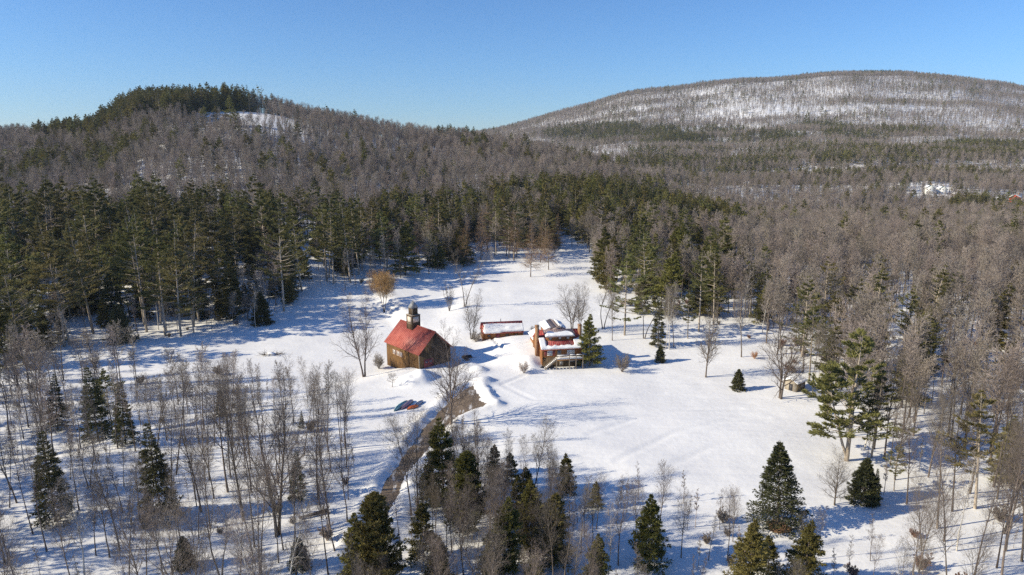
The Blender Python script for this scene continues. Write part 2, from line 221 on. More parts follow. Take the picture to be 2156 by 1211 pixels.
def height(x, y, drive=True):
    x = np.asarray(x, float); y = np.asarray(y, float)
    yy = np.maximum(y, 61.0)
    u = np.clip(x / yy, _UU[0] + 1e-6, _UU[-1] - 1e-6)
    l = np.clip(np.log(yy), _LY[0], _LY[-1] - 1e-6)
    fu = (u - _UU[0]) / (_UU[1] - _UU[0]); fl = (l - _LY[0]) / (_LY[1] - _LY[0])
    iu = np.minimum(fu.astype(int), len(_UU) - 2); il = np.minimum(fl.astype(int), len(_LY) - 2)
    fu = fu - iu; fl = fl - il
    z = (_G[il, iu] * (1 - fu) + _G[il, iu + 1] * fu) * (1 - fl) + (_G[il + 1, iu] * (1 - fu) + _G[il + 1, iu + 1] * fu) * fl
    dist = np.hypot(x, y)
    far = sstep(260, 900, dist)
    for a, ph, w in _WAVES:
        amp = min(w * 0.010, 2.2) * far
        z = z + amp * np.sin((x * math.cos(a) + y * math.sin(a)) * 2 * math.pi / w + ph)
    # near relief: gentle swell of the meadow
    near = 1 - sstep(230, 420, dist)
    z = z + near * (0.9 * (vnoise(x, y, 34, 1) - .5) + 0.35 * (vnoise(x, y, 11, 2) - .5) + 0.10 * (vnoise(x, y, 3.1, 3) - .5))
    # lower ground left of and behind the barn
    sb = (x + 20.9) * -.668 + (y - 146.9) * .744
    z = z - 2.0 * sstep(0.5, 11.5, sb) * (1 - sstep(4, 12, (x + 20.9) * .744 + (y - 146.9) * .668 - .35 * np.maximum(sb, 0))) * (1 - sstep(205, 245, y))
    # terrace behind the log house
    ca, sa = math.cos(HOUSE[2]), math.sin(HOUSE[2])
    uu = (x - HOUSE[0]) * ca + (y - HOUSE[1]) * sa
    vv = -(x - HOUSE[0]) * sa + (y - HOUSE[1]) * ca
    z = z + 1.9 * sstep(0.2, 3.2, vv) * sstep(-15, -2.5, uu) * (1 - sstep(11, 17, uu)) * (1 - sstep(14, 30, vv))
    z = z + 1.5 * np.exp(-((uu + 2.6) / 2.3) ** 2 - ((vv - .6) / 2.2) ** 2)
    z = z + 1.0 * sstep(152, 176, y) * sstep(-24, -12, x) * (1 - sstep(60, 90, x))
    if drive:
        m = (np.abs(x + 15) < 40) & (np.abs(y - 115) < 60)
        if np.any(m):
            xm, ym = x[m], y[m]
            sd = sdist(xm, ym, DRIVE)
            wob = 0.6 * (vnoise(xm, ym, 2.3, 7) - .5) + 0.5 * (vnoise(xm, ym, 0.9, 8) - .5)
            zz = -0.30 * (1 - sstep(-0.4, 0.5, sd + wob * .6))
            bank = np.exp(-((sd + 1.6 * wob - 1.4) / 0.85) ** 2) * (0.12 + 0.5 * vnoise(xm, ym, 6, 9) + 0.55 * (vnoise(xm, ym, 1.3, 10) - .4) + .3 * (vnoise(xm, ym, .7, 11) - .5))
            zz = zz + bank
            z = z.copy(); z[m] += zz
        for px_, py_, h_, r_ in PILES:
            q = ((x - px_) ** 2 + (y - py_) ** 2) / (r_ * r_)
            k = q < 6
            if np.any(k):
                z = z.copy() if not z.flags.owndata else z
                z[k] += h_ * np.exp(-q[k] ** 1.5) * (0.55 + 0.9 * vnoise(x[k], y[k], 1.3, 12))
    for pts, w_, d_ in TRENCHES:
        xs = [p[0] for p in pts]; ys = [p[1] for p in pts]
        k = (x > min(xs) - 3) & (x < max(xs) + 3) & (y > min(ys) - 3) & (y < max(ys) + 3)
        if np.any(k):
            dd = seg_dist(x[k], y[k], pts)
            z = z.copy()
            z[k] += -d_ * np.exp(-(dd / w_) ** 2) + 0.35 * d_ * np.exp(-((dd - 2 * w_) / w_) ** 2)
    return z

def ground_z(x, y, drive=True):
    return float(height(np.array([float(x)]), np.array([float(y)]), drive)[0])
# ---------------------------------------------------------------- materials
def nodes_of(name):
    m = bpy.data.materials.new(name); m.use_nodes = True
    return m, m.node_tree.nodes, m.node_tree.links, m.node_tree.nodes['Principled BSDF']
def mat(name, c1, c2, scale=4, stretch=(1, 1, 1), rough=.8, bump=0.0, rand=0.0, spec=.2, lo=.3, hi=.7, metal=0.0, detail=5, transl=0.0, hue=0.0):
    m, n, l, b = nodes_of(name)
    tc = n.new('ShaderNodeTexCoord'); mp = n.new('ShaderNodeMapping'); mp.inputs['Scale'].default_value = stretch
    nz = n.new('ShaderNodeTexNoise'); nz.inputs['Scale'].default_value = scale; nz.inputs['Detail'].default_value = detail
    rp = n.new('ShaderNodeValToRGB'); rp.color_ramp.elements[0].position = lo; rp.color_ramp.elements[1].position = hi
    rp.color_ramp.elements[0].color = (*c1, 1); rp.color_ramp.elements[1].color = (*c2, 1)
    l.new(tc.outputs['Object'], mp.inputs[0]); l.new(mp.outputs[0], nz.inputs['Vector']); l.new(nz.outputs['Fac'], rp.inputs[0])
    out = rp.outputs[0]
    if rand:
        oi = n.new('ShaderNodeObjectInfo'); hs = n.new('ShaderNodeHueSaturation')
        mr = n.new('ShaderNodeMapRange'); mr.inputs[3].default_value = 1 - rand; mr.inputs[4].default_value = 1 + rand
        l.new(oi.outputs['Random'], mr.inputs[0]); l.new(mr.outputs[0], hs.inputs['Value'])
        if hue:
            wn_ = n.new('ShaderNodeTexWhiteNoise'); wn_.noise_dimensions = '1D'; l.new(oi.outputs['Random'], wn_.inputs['W'])
            m2 = n.new('ShaderNodeMapRange'); m2.inputs[3].default_value = .5 - hue; m2.inputs[4].default_value = .5 + hue
            l.new(wn_.outputs['Value'], m2.inputs[0]); l.new(m2.outputs[0], hs.inputs['Hue'])
        l.new(out, hs.inputs['Color']); out = hs.outputs[0]
    l.new(out, b.inputs['Base Color'])
    b.inputs['Roughness'].default_value = rough; b.inputs['Specular IOR Level'].default_value = spec; b.inputs['Metallic'].default_value = metal
    if bump:
        bp = n.new('ShaderNodeBump'); bp.inputs['Strength'].default_value = bump; bp.inputs['Distance'].default_value = .05
        l.new(nz.outputs['Fac'], bp.inputs['Height']); l.new(bp.outputs[0], b.inputs['Normal'])
    if transl:
        t = n.new('ShaderNodeBsdfTranslucent'); mx = n.new('ShaderNodeMixShader'); mx.inputs[0].default_value = transl
        l.new(out, t.inputs[0]); l.new(b.outputs[0], mx.inputs[1]); l.new(t.outputs[0], mx.inputs[2]); l.new(mx.outputs[0], n['Material Output'].inputs[0])
    return m
def snow_material():
    m, n, l, b = nodes_of('snow')
    tc = n.new('ShaderNodeTexCoord')
    mp = n.new('ShaderNodeMapping'); mp.inputs['Rotation'].default_value = (0, 0, R(35)); mp.inputs['Scale'].default_value = (.16, 1.0, 1)
    n1 = n.new('ShaderNodeTexNoise'); n1.inputs['Scale'].default_value = .55; n1.inputs['Detail'].default_value = 5
    n2 = n.new('ShaderNodeTexNoise'); n2.inputs['Scale'].default_value = .9; n2.inputs['Detail'].default_value = 6; n2.inputs['Roughness'].default_value = .5
    n3 = n.new('ShaderNodeTexNoise'); n3.inputs['Scale'].default_value = .06; n3.inputs['Detail'].default_value = 4
    l.new(tc.outputs['Object'], mp.inputs[0]); l.new(mp.outputs[0], n1.inputs['Vector'])
    l.new(tc.outputs['Object'], n2.inputs['Vector']); l.new(tc.outputs['Object'], n3.inputs['Vector'])
    ad = n.new('ShaderNodeMath'); ad.operation = 'MULTIPLY_ADD'; ad.inputs[1].default_value = .35; l.new(n2.outputs['Fac'], ad.inputs[0]); l.new(n1.outputs['Fac'], ad.inputs[2])
    bp = n.new('ShaderNodeBump'); bp.inputs['Strength'].default_value = .5; bp.inputs['Distance'].default_value = .35
    l.new(ad.outputs[0], bp.inputs['Height']); l.new(bp.outputs[0], b.inputs['Normal'])
    rp = n.new('ShaderNodeValToRGB'); rp.color_ramp.elements[0].position = .35; rp.color_ramp.elements[1].position = .65
    rp.color_ramp.elements[0].color = (.80, .80, .81, 1); rp.color_ramp.elements[1].color = (.88, .88, .88, 1)
    l.new(n3.outputs['Fac'], rp.inputs[0]); l.new(rp.outputs[0], b.inputs['Base Color'])
    b.inputs['Roughness'].default_value = .75; b.inputs['Specular IOR Level'].default_value = .15
    return m
M = {}
M['snow'] = snow_material()
M['roofsnow'] = mat('roof_snow', (.84, .84, .85), (.9, .9, .9), 3, rough=.75, bump=.3, spec=.15)
M['bark'] = mat('grey_bark', (.075, .060, .050), (.22, .18, .15), 5, (1, 1, .25), .9, .4, rand=.5, hue=.015)
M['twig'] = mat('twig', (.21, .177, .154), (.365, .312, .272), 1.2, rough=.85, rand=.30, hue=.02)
M['neartwig'] = mat('shaded_near_twig', (.115, .095, .080), (.235, .195, .165), 1.2, rough=.85, rand=.35, hue=.02)  # darker copy of twig; shade within near crowns is put into the colour
M['redtwig'] = mat('reddish_twig', (.21, .125, .095), (.32, .20, .155), 1.2, rough=.85, rand=.25)
M['tan'] = mat('larch_twig', (.24, .15, .085), (.36, .24, .14), 1.2, rough=.85, rand=.15)
M['orange'] = mat('willow_twig', (.40, .245, .10), (.56, .365, .17), 1.2, rough=.8, rand=.05)
M['rust'] = mat('rust_leaf', (.36, .15, .05), (.5, .25, .1), 4, rough=.8)
M['birchbark'] = mat('birch_bark', (.34, .31, .27), (.66, .63, .58), 3, (1, 1, 3), .8, .2, rand=.12)
M['pinebark'] = mat('pine_bark', (.22, .18, .14), (.46, .40, .33), 4, (1, 1, .3), .9, .4, rand=.25)
M['pine'] = mat('pine_needles', (.135, .130, .045), (.245, .228, .085), .7, rough=.7, rand=.30, hue=.025, transl=.3)
M['spruce'] = mat('spruce_needles', (.072, .076, .034), (.145, .145, .060), .8, rough=.7, rand=.25, hue=.02, transl=.2)
M['hemlock'] = mat('hemlock_needles', (.112, .106, .031), (.21, .19, .056), .8, rough=.7, rand=.28, hue=.02, transl=.25)
M['gravel'] = None
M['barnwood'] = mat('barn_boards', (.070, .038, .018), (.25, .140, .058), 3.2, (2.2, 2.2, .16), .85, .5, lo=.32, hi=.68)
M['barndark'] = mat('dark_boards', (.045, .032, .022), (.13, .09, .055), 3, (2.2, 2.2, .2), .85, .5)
M['redroof'] = mat('red_metal_roof', (.31, .066, .052), (.45, .135, .105), .9, (1, .25, 1), .55, .08, spec=.4)
M['fadedroof'] = mat('faded_red_roof', (.38, .06, .055), (.56, .22, .19), 1.5, (1, .12, 1), .55, .05, spec=.4, lo=.4, hi=.72)
M['greyroof'] = mat('grey_metal_roof', (.24, .19, .19), (.38, .31, .31), 1.5, (1, .12, 1), .5, .05, spec=.4)
M['spire'] = mat('spire_metal', (.20, .205, .215), (.30, .31, .325), 1.5, rough=.5, spec=.5)
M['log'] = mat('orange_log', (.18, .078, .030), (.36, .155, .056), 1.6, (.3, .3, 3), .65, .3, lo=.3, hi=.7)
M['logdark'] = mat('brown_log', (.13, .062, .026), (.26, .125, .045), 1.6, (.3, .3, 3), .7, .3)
M['trim'] = mat('weathered_trim', (.20, .165, .13), (.33, .28, .225), 4, rough=.8)
M['brick'] = mat('chimney_stone', (.22, .12, .07), (.42, .25, .14), 5, rough=.9, bump=.6)
M['glass'] = mat('window_glass', (.05, .055, .06), (.12, .13, .15), .6, rough=.08, spec=.8)
M['paleglass'] = mat('curtained_pane', (.30, .30, .31), (.5, .5, .5), 1.2, rough=.25, spec=.6)
M['louver'] = mat('pale_panel', (.55, .47, .38), (.72, .64, .54), 2, rough=.7)
M['reddoor'] = mat('red_door', (.22, .05, .055), (.33, .09, .09), 2, rough=.6)
M['pinkframe'] = mat('faded_frame', (.48, .33, .28), (.62, .48, .42), 3, rough=.7)
M['white'] = mat('white_siding', (.70, .69, .66), (.80, .79, .76), 1.5, rough=.7)
M['greenroof'] = mat('green_roof', (.05, .13, .11), (.09, .19, .16), 1.5, rough=.6)
M['redbarn'] = mat('red_siding', (.40, .06, .04), (.52, .09, .06), 1.5, (2, 2, .2), .75)
M['dark'] = mat('dark_metal', (.015, .015, .02), (.05, .05, .06), 4, rough=.5, spec=.4)
M['teal'] = mat('teal_hull', (.16, .38, .40), (.26, .50, .54), 2, rough=.35, spec=.5)
M['mauve'] = mat('mauve_hull', (.30, .22, .29), (.42, .33, .40), 2, rough=.4, spec=.5)
M['kayak'] = mat('orange_hull', (.62, .12, .03), (.75, .2, .06), 2, rough=.35, spec=.5)
M['slate'] = mat('slate_hull', (.22, .27, .40), (.32, .38, .52), 2, rough=.35, spec=.5)
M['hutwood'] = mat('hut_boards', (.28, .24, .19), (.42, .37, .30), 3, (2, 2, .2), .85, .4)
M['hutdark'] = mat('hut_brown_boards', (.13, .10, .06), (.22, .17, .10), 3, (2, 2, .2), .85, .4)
M['mulch'] = mat('needle_litter', (.20, .11, .06), (.34, .20, .12), 6, rough=.95, bump=.5)
def gravel_material():
    m, n, l, b = nodes_of('gravel')
    tc = n.new('ShaderNodeTexCoord')
    n1 = n.new('ShaderNodeTexNoise'); n1.inputs['Scale'].default_value = 2.5; n1.inputs['Detail'].default_value = 8
    mp = n.new('ShaderNodeMapping'); mp.inputs['Rotation'].default_value = (0, 0, R(-28)); mp.inputs['Scale'].default_value = (1, .3, 1)
    n2 = n.new('ShaderNodeTexNoise'); n2.inputs['Scale'].default_value = .55; n2.inputs['Detail'].default_value = 7; n2.inputs['Roughness'].default_value = .6
    l.new(tc.outputs['Object'], n1.inputs['Vector']); l.new(tc.outputs['Object'], mp.inputs[0]); l.new(mp.outputs[0], n2.inputs['Vector'])
    r1 = n.new('ShaderNodeValToRGB'); r1.color_ramp.elements[0].color = (.115, .082, .056, 1); r1.color_ramp.elements[1].color = (.27, .20, .135, 1)
    r1.color_ramp.elements[0].position = .3; r1.color_ramp.elements[1].position = .7
    r2 = n.new('ShaderNodeValToRGB'); r2.color_ramp.elements[0].position = .56; r2.color_ramp.elements[1].position = .64
    mx = n.new('ShaderNodeMixRGB'); mx.inputs[2].default_value = (.74, .72, .71, 1)
    l.new(n1.outputs['Fac'], r1.inputs[0]); l.new(n2.outputs['Fac'], r2.inputs[0]); l.new(r2.outputs[0], mx.inputs[0]); l.new(r1.outputs[0], mx.inputs[1])
    l.new(mx.outputs[0], b.inputs['Base Color']); b.inputs['Roughness'].default_value = .8
    bp = n.new('ShaderNodeBump'); bp.inputs['Strength'].default_value = .5; bp.inputs['Distance'].default_value = .05
    l.new(n1.outputs['Fac'], bp.inputs['Height']); l.new(bp.outputs[0], b.inputs['Normal'])
    return m
M['gravel'] = gravel_material()
# ---------------------------------------------------------------- mesh helpers
def mesh_from(name, V, F, mats, fm=None, smooth=False):
    """V (n,3); F list of face arrays (k, sides); fm material index per array"""
    me = bpy.data.meshes.new(name)
    V = np.asarray(V, np.float32)
    F = [np.asarray(f, np.int32) for f in F]
    idx = np.concatenate([f.ravel() for f in F]); tot = np.concatenate([np.full(len(f), f.shape[1], np.int32) for f in F])
    st = np.concatenate([[0], np.cumsum(tot)[:-1]]).astype(np.int32)
    used, idx = np.unique(idx, return_inverse=True); V = V[used]; idx = idx.astype(np.int32).ravel()
    me.vertices.add(len(V)); me.vertices.foreach_set('co', V.ravel())
    me.loops.add(len(idx)); me.loops.foreach_set('vertex_index', idx)
    me.polygons.add(len(tot)); me.polygons.foreach_set('loop_start', st); me.polygons.foreach_set('loop_total', tot)
    if fm is not None:
        me.polygons.foreach_set('material_index', np.concatenate([np.full(len(f), k, np.int32) for f, k in zip(F, fm)]))
    if smooth: me.polygons.foreach_set('use_smooth', np.ones(len(tot), bool))
    for m in mats: me.materials.append(m)
    me.update(calc_edges=True); me.validate()
    return me
def link(name, me, parent=None, loc=None):
    o = bpy.data.objects.new(name, me); COL.objects.link(o)
    if parent: o.parent = parent
    if loc: o.location = loc
    return o
def empty(name, loc, rz=0, s=1, rx=0, ry=0):
    o = bpy.data.objects.new(name, None); COL.objects.link(o); o.empty_display_size = .5
    o.location = loc; o.rotation_euler = (rx, ry, rz); o.scale = (s, s, s)
    return o
def tag(o, label, cat, group=None, kind=None):
    if label: o['label'] = label
    if cat: o['category'] = cat
    if group: o['group'] = group
    if kind: o['kind'] = kind
    return o
class Solid:
    """collects closed boxes, prisms and slabs into one mesh"""
    def __init__(s): s.v = []; s.f = {3: [], 4: []}; s.ng = []
    def _add(s, V, F):
        b = len(s.v); s.v += [tuple(map(float, p)) for p in V]
        for f in F:
            f = [i + b for i in f]
            if len(f) in s.f: s.f[len(f)].append(f)
            else:
                for k in range(1, len(f) - 1): s.f[3].append([f[0], f[k], f[k + 1]])
    def box(s, x0, x1, y0, y1, z0, z1):
        V = [(x, y, z) for z in (z0, z1) for y in (y0, y1) for x in (x0, x1)]
        s._add(V, [(0, 2, 3, 1), (4, 5, 7, 6), (0, 1, 5, 4), (2, 6, 7, 3), (0, 4, 6, 2), (1, 3, 7, 5)]); return s
    def prism(s, pts, vec):
        n = len(pts); V = [tuple(p) for p in pts] + [tuple(np.add(p, vec)) for p in pts]
        s._add(V, [tuple(range(n))[::-1], tuple(range(n, 2 * n))] + [(i, (i + 1) % n, n + (i + 1) % n, n + i) for i in range(n)]); return s
    def bar(s, a, b, w, h=None):
        a, b = Vector(a), Vector(b); d = (b - a).normalized(); up = Vector((0, 0, 1)) if abs(d.z) < .95 else Vector((1, 0, 0))
        x = d.cross(up).normalized() * w / 2; y = x.cross(d).normalized() * (h or w) / 2
        s.prism([a - x - y, a + x - y, a + x + y, a - x + y], b - a); return s
    def tube(s, a, b, r, r2=None, n=8):
        a, b = Vector(a), Vector(b); d = (b - a).normalized(); up = Vector((0, 0, 1)) if abs(d.z) < .95 else Vector((1, 0, 0))
        x = d.cross(up).normalized(); y = x.cross(d).normalized(); r2 = r if r2 is None else r2
        ring = lambda c, q: [c + (x * math.cos(2 * math.pi * k / n) + y * math.sin(2 * math.pi * k / n)) * q for k in range(n)]
        s._add(ring(a, r) + ring(b, r2), [tuple(range(n)), tuple(range(2 * n - 1, n - 1, -1))] + [(i, n + i, n + (i + 1) % n, (i + 1) % n) for i in range(n)]); return s
    def build(s, name, m, parent=None, label=None):
        F = [np.array(s.f[k]) for k in (3, 4) if s.f[k]]
        me = mesh_from(name, np.array(s.v), F, [m])
        import bmesh
        bm = bmesh.new(); bm.from_mesh(me); bmesh.ops.recalc_face_normals(bm, faces=bm.faces); bm.to_mesh(me); bm.free()
        o = link(name, me, parent)
        if label: o['label'] = label
        return o
def slab(q, th, name, m, parent, ribs=0, rib=.05, label=None):
    """roof plane: q = eave a, eave b, ridge b, ridge a; thickness below, standing ribs above"""
    a, b, c, d = map(Vector, q); nrm = (b - a).cross(d - a).normalized()
    if nrm.z < 0: nrm = -nrm
    s = Solid(); s.prism([a - nrm * th, b - nrm * th, c - nrm * th, d - nrm * th], nrm * th)
    for i in range(ribs + 1 if ribs else 0):
        t = i / ribs; p0 = a.lerp(b, t) + nrm * rib * .5; p1 = d.lerp(c, t) + nrm * rib * .5
        s.bar(p0, p1, .05, rib)
    return s.build(name, m, parent, label)
def snow_cover(q, mask, thick, name, parent, n=(44, 30), seed=1, lift=.03):
    """snow lying on a roof plane; mask(s, t) > 0 where it lies (s along the eave, t up the slope)"""
    a, b, c, d = [np.array(p, float) for p in q]
    nrm = np.cross(b - a, d - a); nrm /= np.linalg.norm(nrm)
    if nrm[2] < 0: nrm = -nrm
    S, T = np.meshgrid(np.linspace(0, 1, n[0]), np.linspace(0, 1, n[1]), indexing='ij')
    P = (a * ((1 - S) * (1 - T))[..., None] + b * (S * (1 - T))[..., None] + c * (S * T)[..., None] + d * ((1 - S) * T)[..., None])
    wv = .03 * (vnoise(S * 40, T * 25, 5, seed) - .5) * 2 + .02 * (vnoise(S * 40, T * 25, 1.5, seed + 1) - .5) * 2
    mk = mask(S, T, wv)
    hgt = thick * np.clip(mk * 14, 0, 1) ** .5 * (.75 + .5 * vnoise(S * 30, T * 20, 4, seed + 2))
    ok = (mk > 0)
    V = (P + nrm * (lift + hgt)[..., None]).reshape(-1, 3); B = (P + nrm * lift).reshape(-1, 3)
    ii = np.arange(n[0] * n[1]).reshape(n)
    cell = ok[:-1, :-1] & ok[1:, :-1] & ok[:-1, 1:] & ok[1:, 1:]
    f = np.stack([ii[:-1, :-1], ii[1:, :-1], ii[1:, 1:], ii[:-1, 1:]], -1)[cell]
    N = len(V); F = [f, f[:, ::-1] + N]
    e = {}
    for q4 in f:
        for k in range(4): e.setdefault(frozenset((int(q4[k]), int(q4[(k + 1) % 4]))), []).append((int(q4[k]), int(q4[(k + 1) % 4])))
    side = [(v[0][1], v[0][0], v[0][0] + N, v[0][1] + N) for v in e.values() if len(v) == 1]
    F.append(np.array(side))
    return link(name, mesh_from(name, np.concatenate([V, B]), F, [M['roofsnow']], smooth=False), parent)
def window(parent, c, wdir, nrm, w, h, pane='glass', fr=.09, frame='trim', mull=1, bars=1, name='window'):
    """frame standing proud of a wall; the pane is its own child"""
    c, u, nn = Vector(c), Vector(wdir).normalized(), Vector(nrm).normalized(); z = Vector((0, 0, 1))
    s = Solid()
    for sg in (-1, 1):
        s.prism([c + u * sg * w / 2 - u * fr / 2 - z * h / 2, c + u * sg * w / 2 + u * fr / 2 - z * h / 2, c + u * sg * w / 2 + u * fr / 2 + z * h / 2, c + u * sg * w / 2 - u * fr / 2 + z * h / 2], nn * .12)
        s.prism([c - u * (w / 2 + fr) + z * (sg * h / 2 - fr / 2), c + u * (w / 2 + fr) + z * (sg * h / 2 - fr / 2), c + u * (w / 2 + fr) + z * (sg * h / 2 + fr / 2), c - u * (w / 2 + fr) + z * (sg * h / 2 + fr / 2)], nn * .135)
    for k in range(mull):
        x = (k + 1) / (mull + 1) - .5
        s.prism([c + u * (x * w - .03) - z * h / 2, c + u * (x * w + .03) - z * h / 2, c + u * (x * w + .03) + z * h / 2, c + u * (x * w - .03) + z * h / 2], nn * .10)
    f = s.build(name, M[frame], parent)
    p = Solid(); p.prism([c - u * w / 2 - z * h / 2, c + u * w / 2 - z * h / 2, c + u * w / 2 + z * h / 2, c - u * w / 2 + z * h / 2], nn * .05)
    p.build('pane', M[pane], f)
    return f
# ---------------------------------------------------------------- ground sheet
def axis(lo, hi, a, b, step, grow):
    mid = list(np.arange(a, b + 1e-6, step)); s = step; x = b; up = []
    while x < hi: s *= grow; x += min(s, 60); up.append(min(x, hi))
    s = step; x = a; dn = []
    while x > lo: s *= grow; x -= min(s, 60); dn.append(max(x, lo))
    return np.array(dn[::-1] + mid + up)
xs = axis(-3200, 3200, -62, 64, .62, 1.02); ys = axis(-400, 5200, 66, 182, .62, 1.02)
X, Y = np.meshgrid(xs, ys, indexing='ij')
Z = height(X.ravel(), Y.ravel()).reshape(X.shape)
ii = np.arange(X.size).reshape(X.shape)
f = np.stack([ii[:-1, :-1], ii[1:, :-1], ii[1:, 1:], ii[:-1, 1:]], -1).reshape(-1, 4)
ground = link('ground', mesh_from('ground', np.stack([X, Y, Z], -1).reshape(-1, 3), [f], [M['snow']], smooth=True))
tag(ground, 'snow covered ground of meadow, woods and hills', 'ground', kind='structure')
# driveway: gravel sheet lying just above the scraped snow
gx = np.arange(-40, 12, .35); gy = np.arange(50, 142, .35)
X, Y = np.meshgrid(gx, gy, indexing='ij')
Zd = height(X.ravel(), Y.ravel()).reshape(X.shape)
wob = .5 * (vnoise(X, Y, 2.3, 7) - .5) + .5 * (vnoise(X, Y, .8, 8) - .5)
sd = sdist(X, Y, DRIVE) + wob
# let the sheet lie level and bury its rim in the banks
Zs = height(X.ravel(), Y.ravel(), False).reshape(X.shape) - .30 + .06 - .25 * sstep(-.2, .6, sd)
ok = sd < .5
ii = np.arange(X.size).reshape(X.shape)
f = np.stack([ii[:-1, :-1], ii[1:, :-1], ii[1:, 1:], ii[:-1, 1:]], -1)[ok[:-1, :-1] & ok[1:, 1:] & ok[1:, :-1] & ok[:-1, 1:]]
drv = link('driveway', mesh_from('driveway', np.stack([X, Y, Zs], -1).reshape(-1, 3), [f], [M['gravel']], smooth=True))
tag(drv, 'brown gravel driveway between ploughed snowbanks', 'driveway', kind='structure')
# ---------------------------------------------------------------- barn with steeple-like cupola
def make_barn():
    L, W, HE, HR = 13.653, 8.796, 3.621, 7.829; th = 2.302
    ax, ay = math.cos(th), math.sin(th)
    cx, cyy = -20.898 + ax * L / 2 + ay * W / 2, 146.881 + ay * L / 2 - ax * W / 2
    t = empty('barn', (cx, cyy, 0), th)
    tag(t, 'brown board barn with red metal roof and a tall cupola', 'barn')
    x0, x1, y0, y1 = -L / 2, L / 2, -W / 2, W / 2        # +y wall looks left, -x gable looks at the drive
    k = (HR - HE) / (W / 2)
    B = -2.6
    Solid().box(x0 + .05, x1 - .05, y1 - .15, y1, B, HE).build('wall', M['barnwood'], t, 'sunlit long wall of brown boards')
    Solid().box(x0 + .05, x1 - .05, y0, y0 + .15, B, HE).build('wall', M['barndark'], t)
    for x, m, nm in ((x0, 'barndark', 'shaded gable wall over the red door'), (x1 - .15, 'barnwood', None)):  # walls away from the sun take dark boards, shade put into the colour
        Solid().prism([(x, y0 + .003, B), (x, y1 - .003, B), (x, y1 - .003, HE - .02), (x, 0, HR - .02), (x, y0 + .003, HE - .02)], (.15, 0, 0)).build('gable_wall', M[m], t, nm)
    oa = ob = .45
    for sg in (1, -1):
        e = HE - ob * k
        q = [(x0 - oa, sg * (W / 2 + ob), e + .12), (x1 + oa, sg * (W / 2 + ob), e + .12), (x1 + oa, 0, HR + .12), (x0 - oa, 0, HR + .12)]
        r = slab(q, .12, 'roof', M['redroof'], t, ribs=24, rib=.04)
    Solid().bar((x0 - oa, 0, HR + .16), (x1 + oa, 0, HR + .16), .3, .06).build('ridge_cap', M['redroof'], t)
    # vertical battens on the visible walls
    for i, x in enumerate(np.arange(x0 + .4, x1, .6)):
        Solid().box(x, x + .05, y1, y1 + .03, B, HE - .05).build('batten', M['barnwood'], t)
    for b_ in np.arange(y0 + .5, y1, .6):
        zt = HE + (W / 2 - abs(b_)) * k - .1
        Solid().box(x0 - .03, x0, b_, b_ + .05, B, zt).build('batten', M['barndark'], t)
    Solid().box(x0 - .05, x0 + .12, y1 - .12, y1 + .05, B, HE - .1).build('corner_board', M['trim'], t)
    for xc in (10.2, 8.6, 7.35):
        window(t, (x0 + xc, y1 + .03, 1.7), (1, 0, 0), (0, 1, 0), 1.0, 1.0, 'paleglass', .10, 'pinkframe', 1, name='window')
    # garage door on the gable
    d = Solid().box(x0 - .06, x0 - .002, y1 - 3.85, y1 - 1.3, -.4, 1.85).build('garage_door', M['reddoor'], t)
    for j in range(2):
        Solid().box(x0 - .075, x0 - .06, y1 - 3.5 + j * 1.15, y1 - 2.75 + j * 1.15, .95, 1.4).build('pane', M['glass'], d)
    for z_ in (.12, .72, 1.5):
        Solid().box(x0 - .07, x0 - .06, y1 - 3.83, y1 - 1.32, z_, z_ + .04).build('panel_joint', M['barndark'], d)
    Solid().box(x0 - .07, x0 - .002, y0 + 1.0, y0 + 3.4, -.6, 1.7).build('plank_door', M['barndark'], t)
    # cupola in two stages with a pyramid roof
    cxx = x0 + 8.5; h1 = 1.1; h2 = .72
    low = Solid().box(cxx - h1, cxx + h1, -h1, h1, 6.2, 10.25).build('cupola', M['barndark'], t, 'square boarded cupola with pale louvre panels')
    for sx, sy in ((-1, 1), (-1, -1), (1, 1), (1, -1)):
        Solid().box(cxx + sx * h1 - .07, cxx + sx * h1 + .07, sy * h1 - .07, sy * h1 + .07, 6.4, 10.25).build('corner_post', M['barndark'], low)
    Solid().box(cxx - h1 - .12, cxx + h1 + .12, -h1 - .12, h1 + .12, 10.25, 10.4).build('cornice', M['trim'], low)
    Solid().box(cxx - h1 - .03, cxx + h1 + .03, h1, h1 + .03, 8.25, 8.4).build('band', M['trim'], low)
    p = Solid().box(cxx - .75, cxx + .75, h1 + .002, h1 + .05, 8.65, 9.95).build('louvre_panel', M['louver'], low)
    p = Solid().box(cxx - h1 - .05, cxx - h1 - .002, -.8, .8, 8.65, 9.95).build('louvre_panel', M['louver'], low)
    up = Solid().box(cxx - h2, cxx + h2, -h2, h2, 10.4, 12.0).build('belfry', M['barndark'], t)
    for sx, sy in ((-1, 1), (-1, -1), (1, 1), (1, -1)):
        Solid().box(cxx + sx * h2 - .06, cxx + sx * h2 + .06, sy * h2 - .06, sy * h2 + .06, 10.4, 12.0).build('corner_post', M['trim'], up)
    s = Solid(); e = h2 + .2
    s._add([(cxx - e, -e, 12), (cxx + e, -e, 12), (cxx + e, e, 12), (cxx - e, e, 12), (cxx, 0, 13.8)], [(3, 2, 1, 0), (0, 1, 4), (1, 2, 4), (2, 3, 4), (3, 0, 4)])
    s.build('spire', M['spire'], t)
    return t
make_barn()
